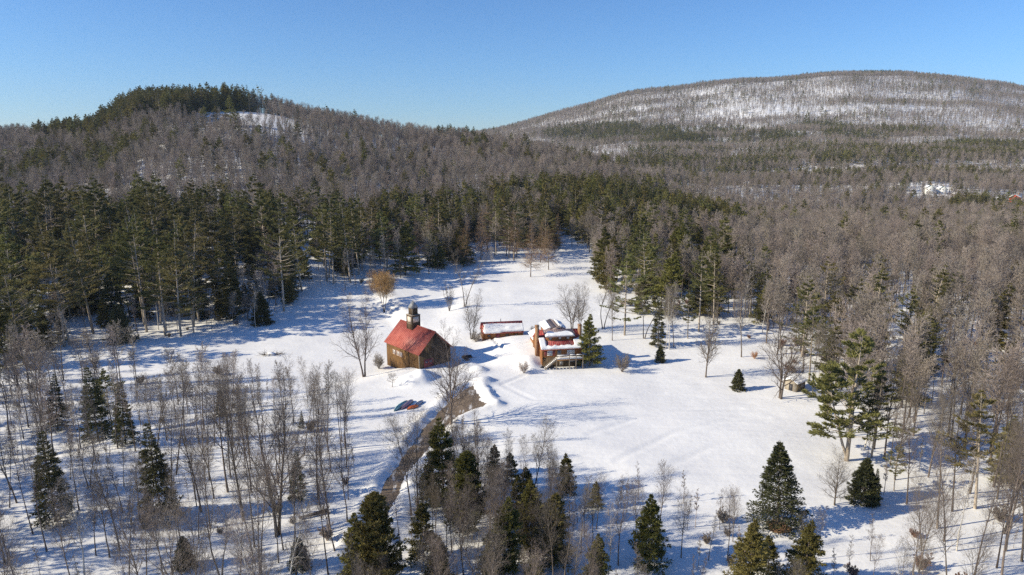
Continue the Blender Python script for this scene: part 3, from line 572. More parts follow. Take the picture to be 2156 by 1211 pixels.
# ---------------------------------------------------------------- log house
def logs(parent, a, b, z0, z1, m, name='log_wall', r=.14, ext=.28, top=None, label=None):
    """wall of round logs from a to b; top(t) clips the height for gables"""
    s = Solid(); a, b = Vector(a), Vector(b); d = (b - a); Ln = d.length; d /= Ln; z = z0 + r; i = 0
    while z < z1 - .02:
        e = ext if i % 2 else ext - .12
        t0, t1 = -e, Ln + e
        if top:
            lim = top(z)
            if lim is None: break
            if lim[0] > 0: t0 = lim[0]
            if lim[1] < Ln: t1 = lim[1]
        if t1 - t0 > .2: s.tube(a + d * t0 + Vector((0, 0, z)), a + d * t1 + Vector((0, 0, z)), r, n=8)
        z += 2 * r - .03; i += 1
    return s.build(name, M[m], parent, label)
def make_house():
    hx, hy, th = HOUSE
    t = empty('log_house', (hx, hy, 0), th)
    tag(t, 'log house with red metal roof, long dormer and front deck', 'house')
    W, D, HE, HR, ZF = 8.97, 10.0, 4.48, 7.27, 2.45
    k = (HR - HE) / 5.0
    def gable(z):
        if z < HE: return (-9, 99)
        y = (z - HE) / k
        return (y + .15, D - y - .15) if y < 4.8 else None
    core = Solid().box(.05, W - .05, .05, D - .05, -.8, HE - .1)
    core.build('core_wall', M['logdark'], t)
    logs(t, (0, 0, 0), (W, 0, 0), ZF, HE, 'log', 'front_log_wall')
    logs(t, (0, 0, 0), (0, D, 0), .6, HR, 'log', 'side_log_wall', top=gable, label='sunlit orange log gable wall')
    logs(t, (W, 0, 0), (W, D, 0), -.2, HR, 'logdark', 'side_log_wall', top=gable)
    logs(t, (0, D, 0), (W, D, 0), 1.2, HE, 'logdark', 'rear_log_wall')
    # gable infill boards behind the logs
    for x in (.03, W - .13): Solid().prism([(x, .1, HE - .12), (x, D - .1, HE - .12), (x, 5, HR - .15)], (.1, 0, 0)).build('gable_board', M['logdark'], t)
    ov, og = .5, .35; e = HE - ov * k
    qF = [(-og, -ov, e + .1), (W + og, -ov, e + .1), (W + og, 5, HR + .1), (-og, 5, HR + .1)]
    qB = [(-og, D + ov, e + .1), (W + og, D + ov, e + .1), (W + og, 5, HR + .1), (-og, 5, HR + .1)]
    slab(qF, .14, 'roof', M['fadedroof'], t, 22, .045, 'faded red metal roof slope facing the meadow')
    slab(qB, .14, 'roof', M['fadedroof'], t, 22, .045)
    Solid().bar((-og, 5, HR + .13), (W + og, 5, HR + .13), .3, .06).build('ridge_cap', M['redroof'], t)
    def mk(S, T, w):
        a = .19 - T + w + .02 * np.sin(S * 40)
        a = np.maximum(a, (.175 - np.abs(S - .065) * 1.9 + w * .6) * (T < .56) * 1.0)
        a = np.maximum(a, np.where(S > .82, .46 - T + (S - .82) * .6 + w, -1))
        return np.minimum(a, .7)
    snow_cover(qF, mk, .33, 'roof_snow', t, (90, 44), 3, .06)
    snow_cover(qB, lambda S, T, w: .6 - T + w * 2, .3, 'roof_snow', t, (40, 24), 5, .06)
    # dormer
    dx0, dx1, dy = 1.35, 7.75, 2.0
    zb = HE + k * dy
    d = Solid().prism([(dx0, dy, zb - .3), (dx0, 4.9, HR - .1), (dx0, 4.9, HR - .02), (dx0, dy, 6.72)], (dx1 - dx0, 0, 0)).build('dormer_wall', M['log'], t, 'log front of the long dormer')
    for xc in (2.25, 4.45, 6.35): window(t, (xc, dy - .12, 6.22), (1, 0, 0), (0, -1, 0), .72, .62, 'paleglass', .07, 'logdark', 0, name='dormer_window')
    sl = Solid()
    for z_ in np.arange(5.72, 6.7, .25): sl.tube((dx0 + .02, dy - .02, z_), (dx1 - .02, dy - .02, z_), .1, n=8)
    sl.build('dormer_logs', M['log'], t)
    qD = [(dx0 - .3, 1.5, 6.68), (dx1 + .3, 1.5, 6.68), (dx1 + .3, 5.05, 7.46), (dx0 - .3, 5.05, 7.46)]
    slab(qD, .12, 'dormer_roof', M['greyroof'], t, 16, .045, 'pinkish grey metal dormer roof')
    snow_cover(qD, lambda S, T, w: np.minimum(.58 + .1 * np.sin(S * 9 + .5) - np.abs(S - .47) ** 4 * 9 - T + w, np.minimum(S, 1 - S) * .8 + .004), .34, 'dormer_snow', t, (60, 26), 9, .06)
    # rear wing, gable towards the camera
    gx, gz, hw = 4.35, 8.0, 2.6; ke = (8.0 - 6.9) / 2.6; v0, v1 = 5.6, 12.4
    Solid().prism([(gx - hw + .35, v0 + .25, 1.2), (gx + hw - .35, v0 + .25, 1.2), (gx + hw - .35, v0 + .25, 6.98), (gx, v0 + .25, gz - .14), (gx - hw + .35, v0 + .25, 6.98)], (0, v1 - v0 - .5, 0)).build('wing_wall', M['log'], t)
    for sg in (-1, 1):
        q = [(gx + sg * (hw + .05), v0, 6.9 + .02), (gx + sg * (hw + .05), v1, 6.9 + .02), (gx, v1, gz + .04), (gx, v0, gz + .04)]
        slab(q, .12, 'wing_roof', M['greyroof'], t, 15, .045)
        snow_cover(q, (lambda S, T, w: np.minimum(.62 - T + w, S - .03 + w)) if sg < 0 else (lambda S, T, w: np.minimum(.66 - T + w, S - .2 + w)), .32, 'wing_snow', t, (40, 26), 13 + sg, .06)
    cr = Solid().prism([(gx - 1.2, 5.0, 7.28), (gx + 1.2, 5.0, 7.28), (gx, 5.0, 7.86)], (0, .85, 0)); cr.build('small_gable', M['greyroof'], t)
    # lean-to at the back left
    Solid().box(.2, 1.95, 10.6, 16.2, .8, 3.5).build('lean_to_wall', M['log'], t)
    q = [(-.25, 10.2, 3.45), (-.25, 16.6, 3.45), (2.2, 16.6, 4.9), (2.2, 10.2, 4.9)]
    slab(q, .12, 'lean_to_roof', M['fadedroof'], t, 10, .04)
    snow_cover(q, lambda S, T, w: np.minimum(np.minimum(S, 1 - S) * .8 + .004, .96 - T + w), .34, 'lean_to_snow', t, (30, 20), 21, .06)
    # chimneys
    for (x0, x1, y0, y1, z0, z1) in ((-1.05, -.32, 2.5, 3.5, .8, 9.0), (W + .3, W + 1.0, 3.5, 4.5, -.4, 8.55)):
        c = Solid().box(x0, x1, y0, y1, z0, z1).build('chimney', M['brick'], t)
        Solid().box(x0 - .08, x1 + .08, y0 - .08, y1 + .08, z1, z1 + .14).build('chimney_cap', M['brick'], c)
    # front openings
    window(t, (1.7, -.12, 3.38), (1, 0, 0), (0, -1, 0), 1.0, 1.05, 'paleglass', .1, 'white', 1)
    for x in (.72, 2.62): Solid().box(x - .25, x + .25, -.2, -.12, 2.85, 3.92).build('shutter', M['reddoor'], t)
    dr = Solid().box(3.45, 4.35, -.2, -.12, 2.5, 4.0).build('door', M['trim'], t)
    Solid().box(3.65, 4.15, -.215, -.2, 2.75, 3.85).build('pane', M['glass'], dr)
    window(t, (6.55, -.12, 3.42), (1, 0, 0), (0, -1, 0), 1.6, .95, 'paleglass', .1, 'white', 1)
    Solid().box(-.02, W + .02, -.06, .05, -.8, ZF - .05).build('lower_wall', M['barndark'], t)
    window(t, (4.4, -.06, .95), (1, 0, 0), (0, -1, 0), .75, 1.0, 'paleglass', .08, 'trim', 0)
    window(t, (7.0, -.06, 1.5), (1, 0, 0), (0, -1, 0), 1.4, .8, 'paleglass', .08, 'dark', 1)
    Solid().box(7.95, 8.85, -.11, -.06, -.1, 2.1).build('recess_shade_panel', M['dark'], t)  # dark panel painted in for the shade of an open garage recess
    # deck, posts, rails and stair
    dk = Solid()
    for j in range(12): dk.box(2.9, W + .1, -1.95 + j * .16, -1.95 + j * .16 + .145, 2.25, 2.33)
    dk = dk.build('deck', M['trim'], t)
    Solid().box(2.9, W + .1, -1.97, -1.9, 2.02, 2.25).build('deck_beam', M['logdark'], t)
    snow_cover([(3.0, -1.85, 2.33), (W, -1.85, 2.33), (W, -.25, 2.33), (3.0, -.25, 2.33)], lambda S, T, w: np.minimum(np.minimum(S, 1 - S), .9 - T + w * 3) * .5 + .005, .22, 'deck_snow', t, (36, 10), 31, .02)
    for x in (2.95, 5.85, 7.4, W + .02): Solid().box(x - .07, x + .07, -1.98, -1.84, -.8, 3.3).build('post', M['trim'], t)
    Solid().box(2.9, W + .08, -1.96, -1.86, 3.18, 3.26).build('handrail', M['trim'], t)
    Solid().box(2.9, W + .08, -1.95, -1.87, 2.72, 2.78).build('rail', M['trim'], t)
    sn = Solid()
    for a_, b_ in ((3.05, 5.7), (6.0, 7.2), (7.5, 8.7)): sn.box(a_, b_, -1.97, -1.85, 3.26, 3.37)
    sn.build('rail_snow', M['roofsnow'], t)
    for y in (-1.9, -1.0): Solid().bar((2.9, y, 2.3), (.3, y, .15), .07, .26).build('stringer', M['trim'], t)
    for i in range(9):
        f_ = (i + .5) / 9; x = 2.9 - 2.6 * f_; z = 2.33 - 2.1 * f_
        st = Solid().box(x - .15, x + .15, -1.95, -.95, z - .04, z).build('tread', M['trim'], t)
        Solid().box(x - .13, x + .13, -1.9, -1.0, z, z + .1).build('tread_snow', M['roofsnow'], st)
    Solid().bar((2.9, -1.92, 3.2), (.3, -1.92, 1.05), .07).build('stair_rail', M['trim'], t)
    Solid().box(.27, .36, -1.97, -1.87, -.4, 1.1).build('post', M['trim'], t)
    rng = np.random.RandomState(8)
    for i in range(9):
        x = -.4 + .32 * i + rng.uniform(-.1, .1); r_ = rng.uniform(.22, .36)
        s = Solid(); s.tube((x - r_, -.5 - rng.uniform(0, .5), .1), (x + r_, -.5 - rng.uniform(0, .5), .35), r_, r_ * .75, 7); s.build('foundation_stone', M['dark'], t)
    return t
make_house()
# ---------------------------------------------------------------- long low shed
def make_shed():
    t = empty('shed', (-7.361, 167.495, .99), .166)
    tag(t, 'long low log shed with snow on its red roof', 'shed')
    W, Dh, HE, HR = 10.144, 2.085, 1.713, 3.773; D = 2 * Dh; k = (HR - HE) / Dh
    Solid().box(0, W, .05, D - .05, -1.2, HE - .05).build('core_wall', M['logdark'], t)
    logs(t, (0, 0, 0), (W, 0, 0), -.9, HE, 'log', 'front_log_wall')
    top = lambda z: (-9, 99) if z < HE else (((z - HE) / k + .1, D - (z - HE) / k - .1) if z < HR - .15 else None)
    logs(t, (0, 0, 0), (0, D, 0), -.9, HR, 'log', 'side_log_wall', top=top)
    logs(t, (W, 0, 0), (W, D, 0), -.9, HR, 'logdark', 'side_log_wall', top=top)
    for x in (.03, W - .13): Solid().prism([(x, .1, HE - .1), (x, D - .1, HE - .1), (x, Dh, HR - .15)], (.1, 0, 0)).build('gable_board', M['log'], t)
    ov, og = .4, .3; e = HE - ov * k
    qF = [(-og, -ov, e + .1), (W + og, -ov, e + .1), (W + og, Dh, HR + .1), (-og, Dh, HR + .1)]
    qB = [(-og, D + ov, e + .1), (W + og, D + ov, e + .1), (W + og, Dh, HR + .1), (-og, Dh, HR + .1)]
    slab(qF, .12, 'roof', M['fadedroof'], t, 24, .04); slab(qB, .12, 'roof', M['fadedroof'], t, 24, .04)
    snow_cover(qF, lambda S, T, w: np.minimum(np.minimum(.80 + .03 * np.sin(S * 5) - T + w * .6, T + .02), np.minimum((S - .035) * 2 + w, np.where(S > .42, T - .10 * sstep(.42, .5, S) + .02, 1))), .38, 'roof_snow', t, (64, 34), 41, .05)
    snow_cover(qB, lambda S, T, w: np.minimum(.85 - T + w, np.minimum(S, 1 - S) + .004), .3, 'roof_snow', t, (30, 20), 43, .05)
    Solid().tube((4.9, Dh + .3, HR - .3), (4.9, Dh + .3, HR + .75), .07).build('stove_pipe', M['dark'], t)
    Solid().box(3.3, 4.2, -.2, -.13, -.6, 1.3).build('door', M['reddoor'], t)
    window(t, (6.2, -.12, .75), (1, 0, 0), (0, -1, 0), .8, .6, 'glass', .07, 'logdark', 1)
    window(t, (8.6, -.12, .75), (1, 0, 0), (0, -1, 0), .8, .6, 'glass', .07, 'logdark', 1)
    window(t, (1.5, -.12, .75), (1, 0, 0), (0, -1, 0), .8, .6, 'glass', .07, 'logdark', 1)
make_shed()
# ---------------------------------------------------------------- little hut by the right wood
def make_hut():
    x, y = 59.0, 135.0; z = ground_z(x, y)
    t = empty('hut', (x, y, z), R(38)); tag(t, 'little wooden hut with snowy roof at the right meadow edge', 'hut')
    w, d, h0, h1 = 1.7, 1.3, 1.9, 2.5
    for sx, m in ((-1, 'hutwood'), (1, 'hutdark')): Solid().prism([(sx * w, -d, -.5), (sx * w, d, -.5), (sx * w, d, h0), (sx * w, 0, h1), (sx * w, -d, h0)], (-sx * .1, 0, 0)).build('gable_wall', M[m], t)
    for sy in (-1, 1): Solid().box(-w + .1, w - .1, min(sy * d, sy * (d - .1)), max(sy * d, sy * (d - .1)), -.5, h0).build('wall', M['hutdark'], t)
    for sy in (-1, 1):
        q = [(-w - .25, sy * (d + .3), h0 - .08), (w + .25, sy * (d + .3), h0 - .08), (w + .25, 0, h1 + .06), (-w - .25, 0, h1 + .06)]
        slab(q, .08, 'roof', M['hutdark'], t)
        snow_cover(q, lambda S, T, v: np.minimum(S, 1 - S) * .8 + .01, .25, 'roof_snow', t, (20, 12), 51 + sy, .02)
    Solid().box(-w - .03, -w - .002, -.45, .35, -.4, 1.5).build('door', M['dark'], t)
    Solid().box(.2, 1.0, -d - .03, -d - .002, .7, 1.3).build('shutter', M['hutwood'], t)
make_hut()
# ---------------------------------------------------------------- houses across the valley
def far_house(name, label, x, y, rz, w, d, h, rise, wall, roof, z0=None, group=None, wins=3, storeys=2, snow=True, cat='house'):
    z = ground_z(x, y) if z0 is None else z0
    t = empty(name, (x, y, z), rz); tag(t, label, cat, group)
    k = rise / (w / 2)
    Solid().prism([(-w / 2, -d / 2, -2.5), (w / 2, -d / 2, -2.5), (w / 2, -d / 2, h), (0, -d / 2, h + rise), (-w / 2, -d / 2, h)], (0, d, 0)).build('wall', M[wall], t)
    for sg in (-1, 1):
        q = [(sg * (w / 2 + .5), -d / 2 - .5, h - .5 * k + .1), (sg * (w / 2 + .5), d / 2 + .5, h - .5 * k + .1), (0, d / 2 + .5, h + rise + .1), (0, -d / 2 - .5, h + rise + .1)]
        slab(q, .18, 'roof', M[roof], t)
        if snow: snow_cover(q, lambda S, T, v: np.minimum(np.minimum(S, 1 - S) * .8 + .004, .9 - T + v), .3, 'roof_snow', t, (16, 12), 61, .03)
    for s_ in range(storeys):
        for i in range(wins):
            xx = (i + .5) / wins * w - w / 2
            window(t, (xx, -d / 2, 1.6 + s_ * 2.9), (1, 0, 0), (0, -1, 0), w / wins * .42, 1.3, 'glass', .12, 'white', 1)
            window(t, (-w / 2, (i + .5) / wins * d - d / 2, 1.6 + s_ * 2.9), (0, 1, 0), (-1, 0, 0), d / wins * .3, 1.3, 'glass', .12, 'white', 1)
    c = Solid().box(w * .18, w * .18 + .8, d * .1, d * .1 + .8, h, h + rise + .9).build('chimney', M['brick'], t)
    return t
far_house('white_house', 'left white gabled house in the far clearing across the valley', 449.5, 742, R(-18), 8.5, 10, 6.0, 3.0, 'white', 'greenroof')
far_house('white_house', 'right white gabled house in the far clearing across the valley', 464.5, 744, R(-18), 8.0, 10, 5.2, 2.8, 'white', 'greenroof')
far_house('garage', 'low grey garage below the two far white houses', 472, 728, R(-10), 9, 6, 2.4, 1.4, 'hutwood', 'greyroof', wins=2, storeys=1, cat='garage')
far_house('red_barn', 'small red barn at the right edge across the valley', 506, 690, R(-40), 9, 14, 4.6, 2.6, 'redbarn', 'greyroof', wins=2, storeys=1, cat='barn')
far_house('cottage', 'tiny grey cottage half hidden in the far valley trees', 275, 800, R(20), 9, 8, 3.4, 2.4, 'hutwood', 'greyroof', wins=2, storeys=1)
# ---------------------------------------------------------------- small things on the snow
def hull(name, label, x, y, rz, Ln, wd, ht, m, roll=0, cockpit=False):
    z = ground_z(x, y)
    n, k = 15, 9; V = []; s = np.linspace(-1, 1, n)
    for a in s:
        w = wd / 2 * (1 - abs(a) ** 2.4) + .015; h = ht * (1 - .35 * abs(a) ** 3) * (1 - abs(a) ** 8 * .5)
        rock = .10 * abs(a) ** 3
        for j in range(k):
            ph = math.pi * j / (k - 1)
            V.append((a * Ln / 2, w * math.cos(ph), h * math.sin(ph) ** .8 - rock))
    F = [(i * k + j, (i + 1) * k + j, (i + 1) * k + j + 1, i * k + j + 1) for i in range(n - 1) for j in range(k - 1)]
    F += [(i * k, i * k + k - 1, (i + 1) * k + k - 1, (i + 1) * k) for i in range(n - 1)]
    t = empty(name, (x, y, z + .12), rz); t.rotation_euler.x = roll; tag(t, label, 'boat')
    link('hull', mesh_from('hull', V, [np.array(F)], [M[m]], smooth=True), t)
    kl = Solid()
    for i in range(n - 1):
        a0, a1 = s[i], s[i + 1]
        hh = lambda a: ht * (1 - .35 * abs(a) ** 3) * (1 - abs(a) ** 8 * .5) - .10 * abs(a) ** 3
        kl.bar((a0 * Ln / 2, 0, hh(a0) + .01), (a1 * Ln / 2, 0, hh(a1) + .01), .04, .05)
    kl.build('keel', M['dark'], t)
    for sg in (-1, 1):
        g = Solid()
        for i in range(n - 1):
            a0, a1 = s[i], s[i + 1]; w = lambda a: wd / 2 * (1 - abs(a) ** 2.4) + .03
            g.bar((a0 * Ln / 2, sg * w(a0), -.10 * abs(a0) ** 3), (a1 * Ln / 2, sg * w(a1), -.10 * abs(a1) ** 3), .05, .06)
        g.build('gunwale', M['dark'], t)
    return t
hull('canoe', 'teal canoe lying upside down on the snow left of the driveway', -21.6, 125.3, R(68), 5.2, 1.0, .62, 'teal', R(8))
hull('canoe', 'mauve canoe lying upside down against the teal canoe', -20.5, 125.9, R(70), 4.9, .95, .58, 'mauve', R(-10))
hull('kayak', 'small orange kayak upside down beside the mauve canoe', -19.2, 124.4, R(40), 2.6, .85, .5, 'kayak')
hull('kayak', 'slate blue kayak propped behind the orange kayak', -18.4, 126.2, R(62), 3.4, .75, .5, 'slate', R(12))
def cart(x, y, rz):
    z = ground_z(x, y); t = empty('cart', (x, y, z), rz); tag(t, 'dark low cart in the blue shade right of the barn', 'cart')
    b = Solid().box(-1.1, 1.1, -.6, .6, .5, .58)
    b.build('bed', M['dark'], t)
    for y_ in (-.6, .6): Solid().box(-1.1, 1.1, y_ - .03, y_ + .03, .58, .95).build('side_board', M['dark'], t)
    for x_ in (-1.1, 1.1): Solid().box(x_ - .03, x_ + .03, -.57, .57, .58, .95).build('end_board', M['dark'], t)
    for y_ in (-.72, .72):
        w = Solid().tube((-.2, y_ - .08, .36), (-.2, y_ + .08, .36), .38, n=16).build('wheel', M['dark'], t)
        Solid().tube((-.2, y_ - .1, .36), (-.2, y_ + .1, .36), .12, n=10).build('hub', M['spire'], w)
    Solid().bar((1.1, 0, .54), (2.3, 0, .35), .08).build('drawbar', M['dark'], t)
cart(-10.6, 153.6, R(20))
def brush_pile(x, y):
    rng = np.random.RandomState(5); z = ground_z(x, y)
    t = empty('brush_pile', (x, y, z), 0); tag(t, 'snow-capped brush pile lying on the left meadow', 'brush pile')
    s = Solid()
    for i in range(90):
        a = rng.uniform(-2.4, 2.2); b_ = rng.uniform(-.8, .8); d = Vector((rng.normal(), rng.normal() * .6, rng.uniform(.0, .5))).normalized() * rng.uniform(.8, 2.2)
        s.tube((a, b_, rng.uniform(0, .5)), (a + d.x, b_ + d.y, .15 + abs(d.z)), rng.uniform(.02, .06), .01, 4)
    o = s.build('branches', M['bark'], t); o['kind'] = 'stuff'
    u, v = np.meshgrid(np.linspace(0, 2 * math.pi, 22, endpoint=False), np.linspace(.02, 1, 8), indexing='ij')
    rr = 1.0 + .25 * (vnoise(np.cos(u) * 5 + 9, np.sin(u) * 5 + v * 3, 1.2, 5) - .5)
    V = np.stack([-.3 + 1.5 * rr * v * np.cos(u), .9 * rr * v * np.sin(u), .85 * (1 - v ** 2) + .05 * rr], -1)
    ii = np.arange(u.size).reshape(u.shape); i2 = np.roll(ii, -1, 0)
    F = np.stack([ii[:, :-1], ii[:, 1:], i2[:, 1:], i2[:, :-1]], -1).reshape(-1, 4)
    link('snow_cap', mesh_from('snow_cap', V.reshape(-1, 3), [F], [M['roofsnow']], smooth=True), t)
brush_pile(-60.2, 163.8)
def fallen_log(x, y):
    z = ground_z(x, y); t = empty('fallen_log', (x, y, z), R(25)); tag(t, 'dark fallen log with upturned roots in the lower left wood', 'log')
    s = Solid(); s.tube((-2.6, 0, .25), (1.2, 0, .42), .16, .3, 9); s.build('trunk', M['bark'], t)
    r = Solid(); rng = np.random.RandomState(3)
    for i in range(16):
        a = rng.uniform(0, 6.28); r.tube((1.15, 0, .45), (1.35 + rng.uniform(0, .3), math.cos(a) * .8, .5 + math.sin(a) * .6), .11, .03, 5)
    o = r.build('roots', M['bark'], t)
fallen_log(-26.7, 85.5)
def litter(x, y, r):
    a = np.linspace(0, 2 * math.pi, 40, endpoint=False); rr = r * (.8 + .5 * vnoise(np.cos(a) * 3 + 5, np.sin(a) * 3 + 5, 1, 3))
    V = [(0, 0, 0)] + [(c_ * math.cos(t) * 1.0, c_ * math.sin(t), 0) for t, c_ in zip(a, rr)] + [(c_ * .5 * math.cos(t), c_ * .5 * math.sin(t), 0) for t, c_ in zip(a, rr)]
    V = np.array(V); V[:, 2] = height(V[:, 0] + x, V[:, 1] + y) + .05; V[:, 2] -= V[0, 2]
    F3 = [(0, 41 + i, 41 + (i + 1) % 40) for i in range(40)]; F4 = [(41 + i, 1 + i, 1 + (i + 1) % 40, 41 + (i + 1) % 40) for i in range(40)]
    z0 = ground_z(x, y) + .05
    o = link('needle_litter', mesh_from('needle_litter', V, [np.array(F3), np.array(F4)], [M['mulch']]), None, (x, y, z0))
    tag(o, 'brown needle litter at the foot of a lone conifer', 'litter', kind='stuff')
    return o
litter(35.37, 82.0, 1.5)
# ---------------------------------------------------------------- tree growing
def norm(a): return a / np.maximum(np.linalg.norm(a, axis=-1, keepdims=True), 1e-9)
def tubes(P, Rr, m):
    N, K = P.shape[:2]
    T = norm(np.gradient(P, axis=1)) if K > 2 else norm(np.repeat((P[:, 1:] - P[:, :1]), 2, 1))
    mean = norm(P[:, -1] - P[:, 0])[:, None, :]
    ref = np.where(np.abs(mean[..., 2:3]) < .85, np.array([0, 0, 1.]), np.array([1., 0, 0]))
    n1 = norm(np.cross(T, ref)); n2 = np.cross(T, n1)
    a = np.arange(m) * 2 * math.pi / m
    V = P[:, :, None, :] + Rr[:, :, None, None] * (np.cos(a)[None, None, :, None] * n1[:, :, None, :] + np.sin(a)[None, None, :, None] * n2[:, :, None, :])
    I = np.arange(N * K * m).reshape(N, K, m); J = np.roll(I, -1, 2)
    F = np.stack([I[:, :-1], J[:, :-1], J[:, 1:], I[:, 1:]], -1).reshape(-1, 4)
    return V.reshape(-1, 3), F
def grow(rng, base, d, Ln, K, up, wob):
    N = len(base); P = [base]; d = norm(d); step = (Ln / (K - 1))[:, None]
    up = np.broadcast_to(np.asarray(up, float), (N,))
    for i in range(K - 1):
        P.append(P[-1] + d * step)
        d = norm(d + np.array([0, 0, 1.]) * (up / (K - 1))[:, None] + rng.normal(0, wob / math.sqrt(K - 1), (N, 3)))
    return np.stack(P, 1)
def spawn(rng, P, Rr, n, t0, t1, ang, lenf, K, up, wob, rk=.62, rmin=.01, rtip=None, jit=.9):
    N, Kp = P.shape[:2]
    t = t0 + (t1 - t0) * (np.arange(n)[None, :] + rng.uniform(0, jit, (N, n))) / n
    f = t * (Kp - 1); i = np.minimum(f.astype(int), Kp - 2); f = f - i
    r = np.arange(N)[:, None]
    base = P[r, i] * (1 - f[..., None]) + P[r, i + 1] * f[..., None]
    rad = Rr[r, i] * (1 - f) + Rr[r, i + 1] * f
    tan = norm(P[r, i + 1] - P[r, i])
    pl = np.linalg.norm(np.diff(P, axis=1), axis=-1).sum(1)
    ref = np.where(np.abs(tan[..., 2:3]) < .9, np.array([0, 0, 1.]), np.array([1., 0, 0]))
    n1 = norm(np.cross(tan, ref)); n2 = np.cross(tan, n1)
    az = (np.arange(n)[None, :] * 2.39996 + rng.uniform(0, 6.28, (N, 1)) + rng.normal(0, .35, (N, n)))[..., None]
    an = rng.uniform(R(ang[0]), R(ang[1]), (N, n))[..., None]
    d = np.cos(an) * tan + np.sin(an) * (np.cos(az) * n1 + np.sin(az) * n2)
    Ln = lenf((t - t0) / (t1 - t0), pl[:, None]) * rng.uniform(.7, 1.2, (N, n))
    Pc = grow(rng, base.reshape(-1, 3), d.reshape(-1, 3), Ln.ravel(), K, up, wob)
    r0 = np.maximum(rad.ravel() * rk, rmin); rt = r0 * .35 if rtip is None else np.minimum(r0, rtip)
    rt = np.maximum(rt, rmin * .6)
    Rc = r0[:, None] + (rt - r0)[:, None] * np.linspace(0, 1, K)[None, :]
    return Pc, Rc
BARE = {  # stems, height, radius, first limb, limbs, angle, reach, uplift
    'forest': dict(stems=1, H=17, r=.15, t0=.34, n=25, ang=(20, 44), reach=.25, up=.75, shape=lambda q: .55 + .75 * np.sin(np.pi * np.clip(q * .9 + .1, 0, 1)) * (1 - .55 * q)),
    'pole': dict(stems=1, H=17, r=.12, t0=.48, n=17, ang=(18, 40), reach=.18, up=.8, wob=.09, shape=lambda q: .5 + .7 * np.sin(np.pi * np.clip(q * .9 + .1, 0, 1)) * (1 - .5 * q)),
    'maple': dict(stems=2, H=18, r=.24, t0=.16, n=24, ang=(25, 50), reach=.27, up=.7, spread=.10, shape=lambda q: 1.1 - .75 * q),
    'maple2': dict(stems=2, H=14, r=.24, t0=.14, n=20, ang=(32, 60), reach=.40, up=.45, spread=.22, shape=lambda q: 1.0 - .55 * q),
    'fork': dict(stems=2, H=17, r=.20, t0=.38, n=15, ang=(25, 50), reach=.22, up=.6, spread=.16, shape=lambda q: .9 - .3 * q, wob=.28),
    'birch': dict(stems=1, H=14, r=.11, t0=.40, n=22, ang=(25, 45), reach=.22, up=.35, shape=lambda q: .9 - .35 * q, wob=.18),
    'sapling': dict(stems=1, H=10, r=.07, t0=.35, n=14, ang=(25, 45), reach=.16, up=.5, shape=lambda q: .9 - .6 * q),
    'clump': dict(stems=9, H=9, r=.06, t0=.25, n=11, ang=(15, 35), reach=.16, up=.5, spread=.22, shape=lambda q: .9 - .4 * q),
    'shrub': dict(stems=16, H=3, r=.03, t0=.2, n=7, ang=(20, 45), reach=.35, up=.35, spread=.55, shape=lambda q: 1 - .4 * q),
    'orchard': dict(stems=1, H=3.4, r=.10, t0=.35, n=12, ang=(45, 75), reach=.55, up=.35, shape=lambda q: 1 - .3 * q, wob=.3),
    'larch': dict(stems=1, H=19, r=.17, t0=.16, n=85, ang=(74, 96), reach=.24, up=.16, shape=lambda q: 1.02 - .93 * q),
    'willow': dict(stems=3, H=12, r=.17, t0=.38, n=24, ang=(25, 55), reach=.46, up=.25, spread=.24, shape=lambda q: 1.0 - .4 * q),
}
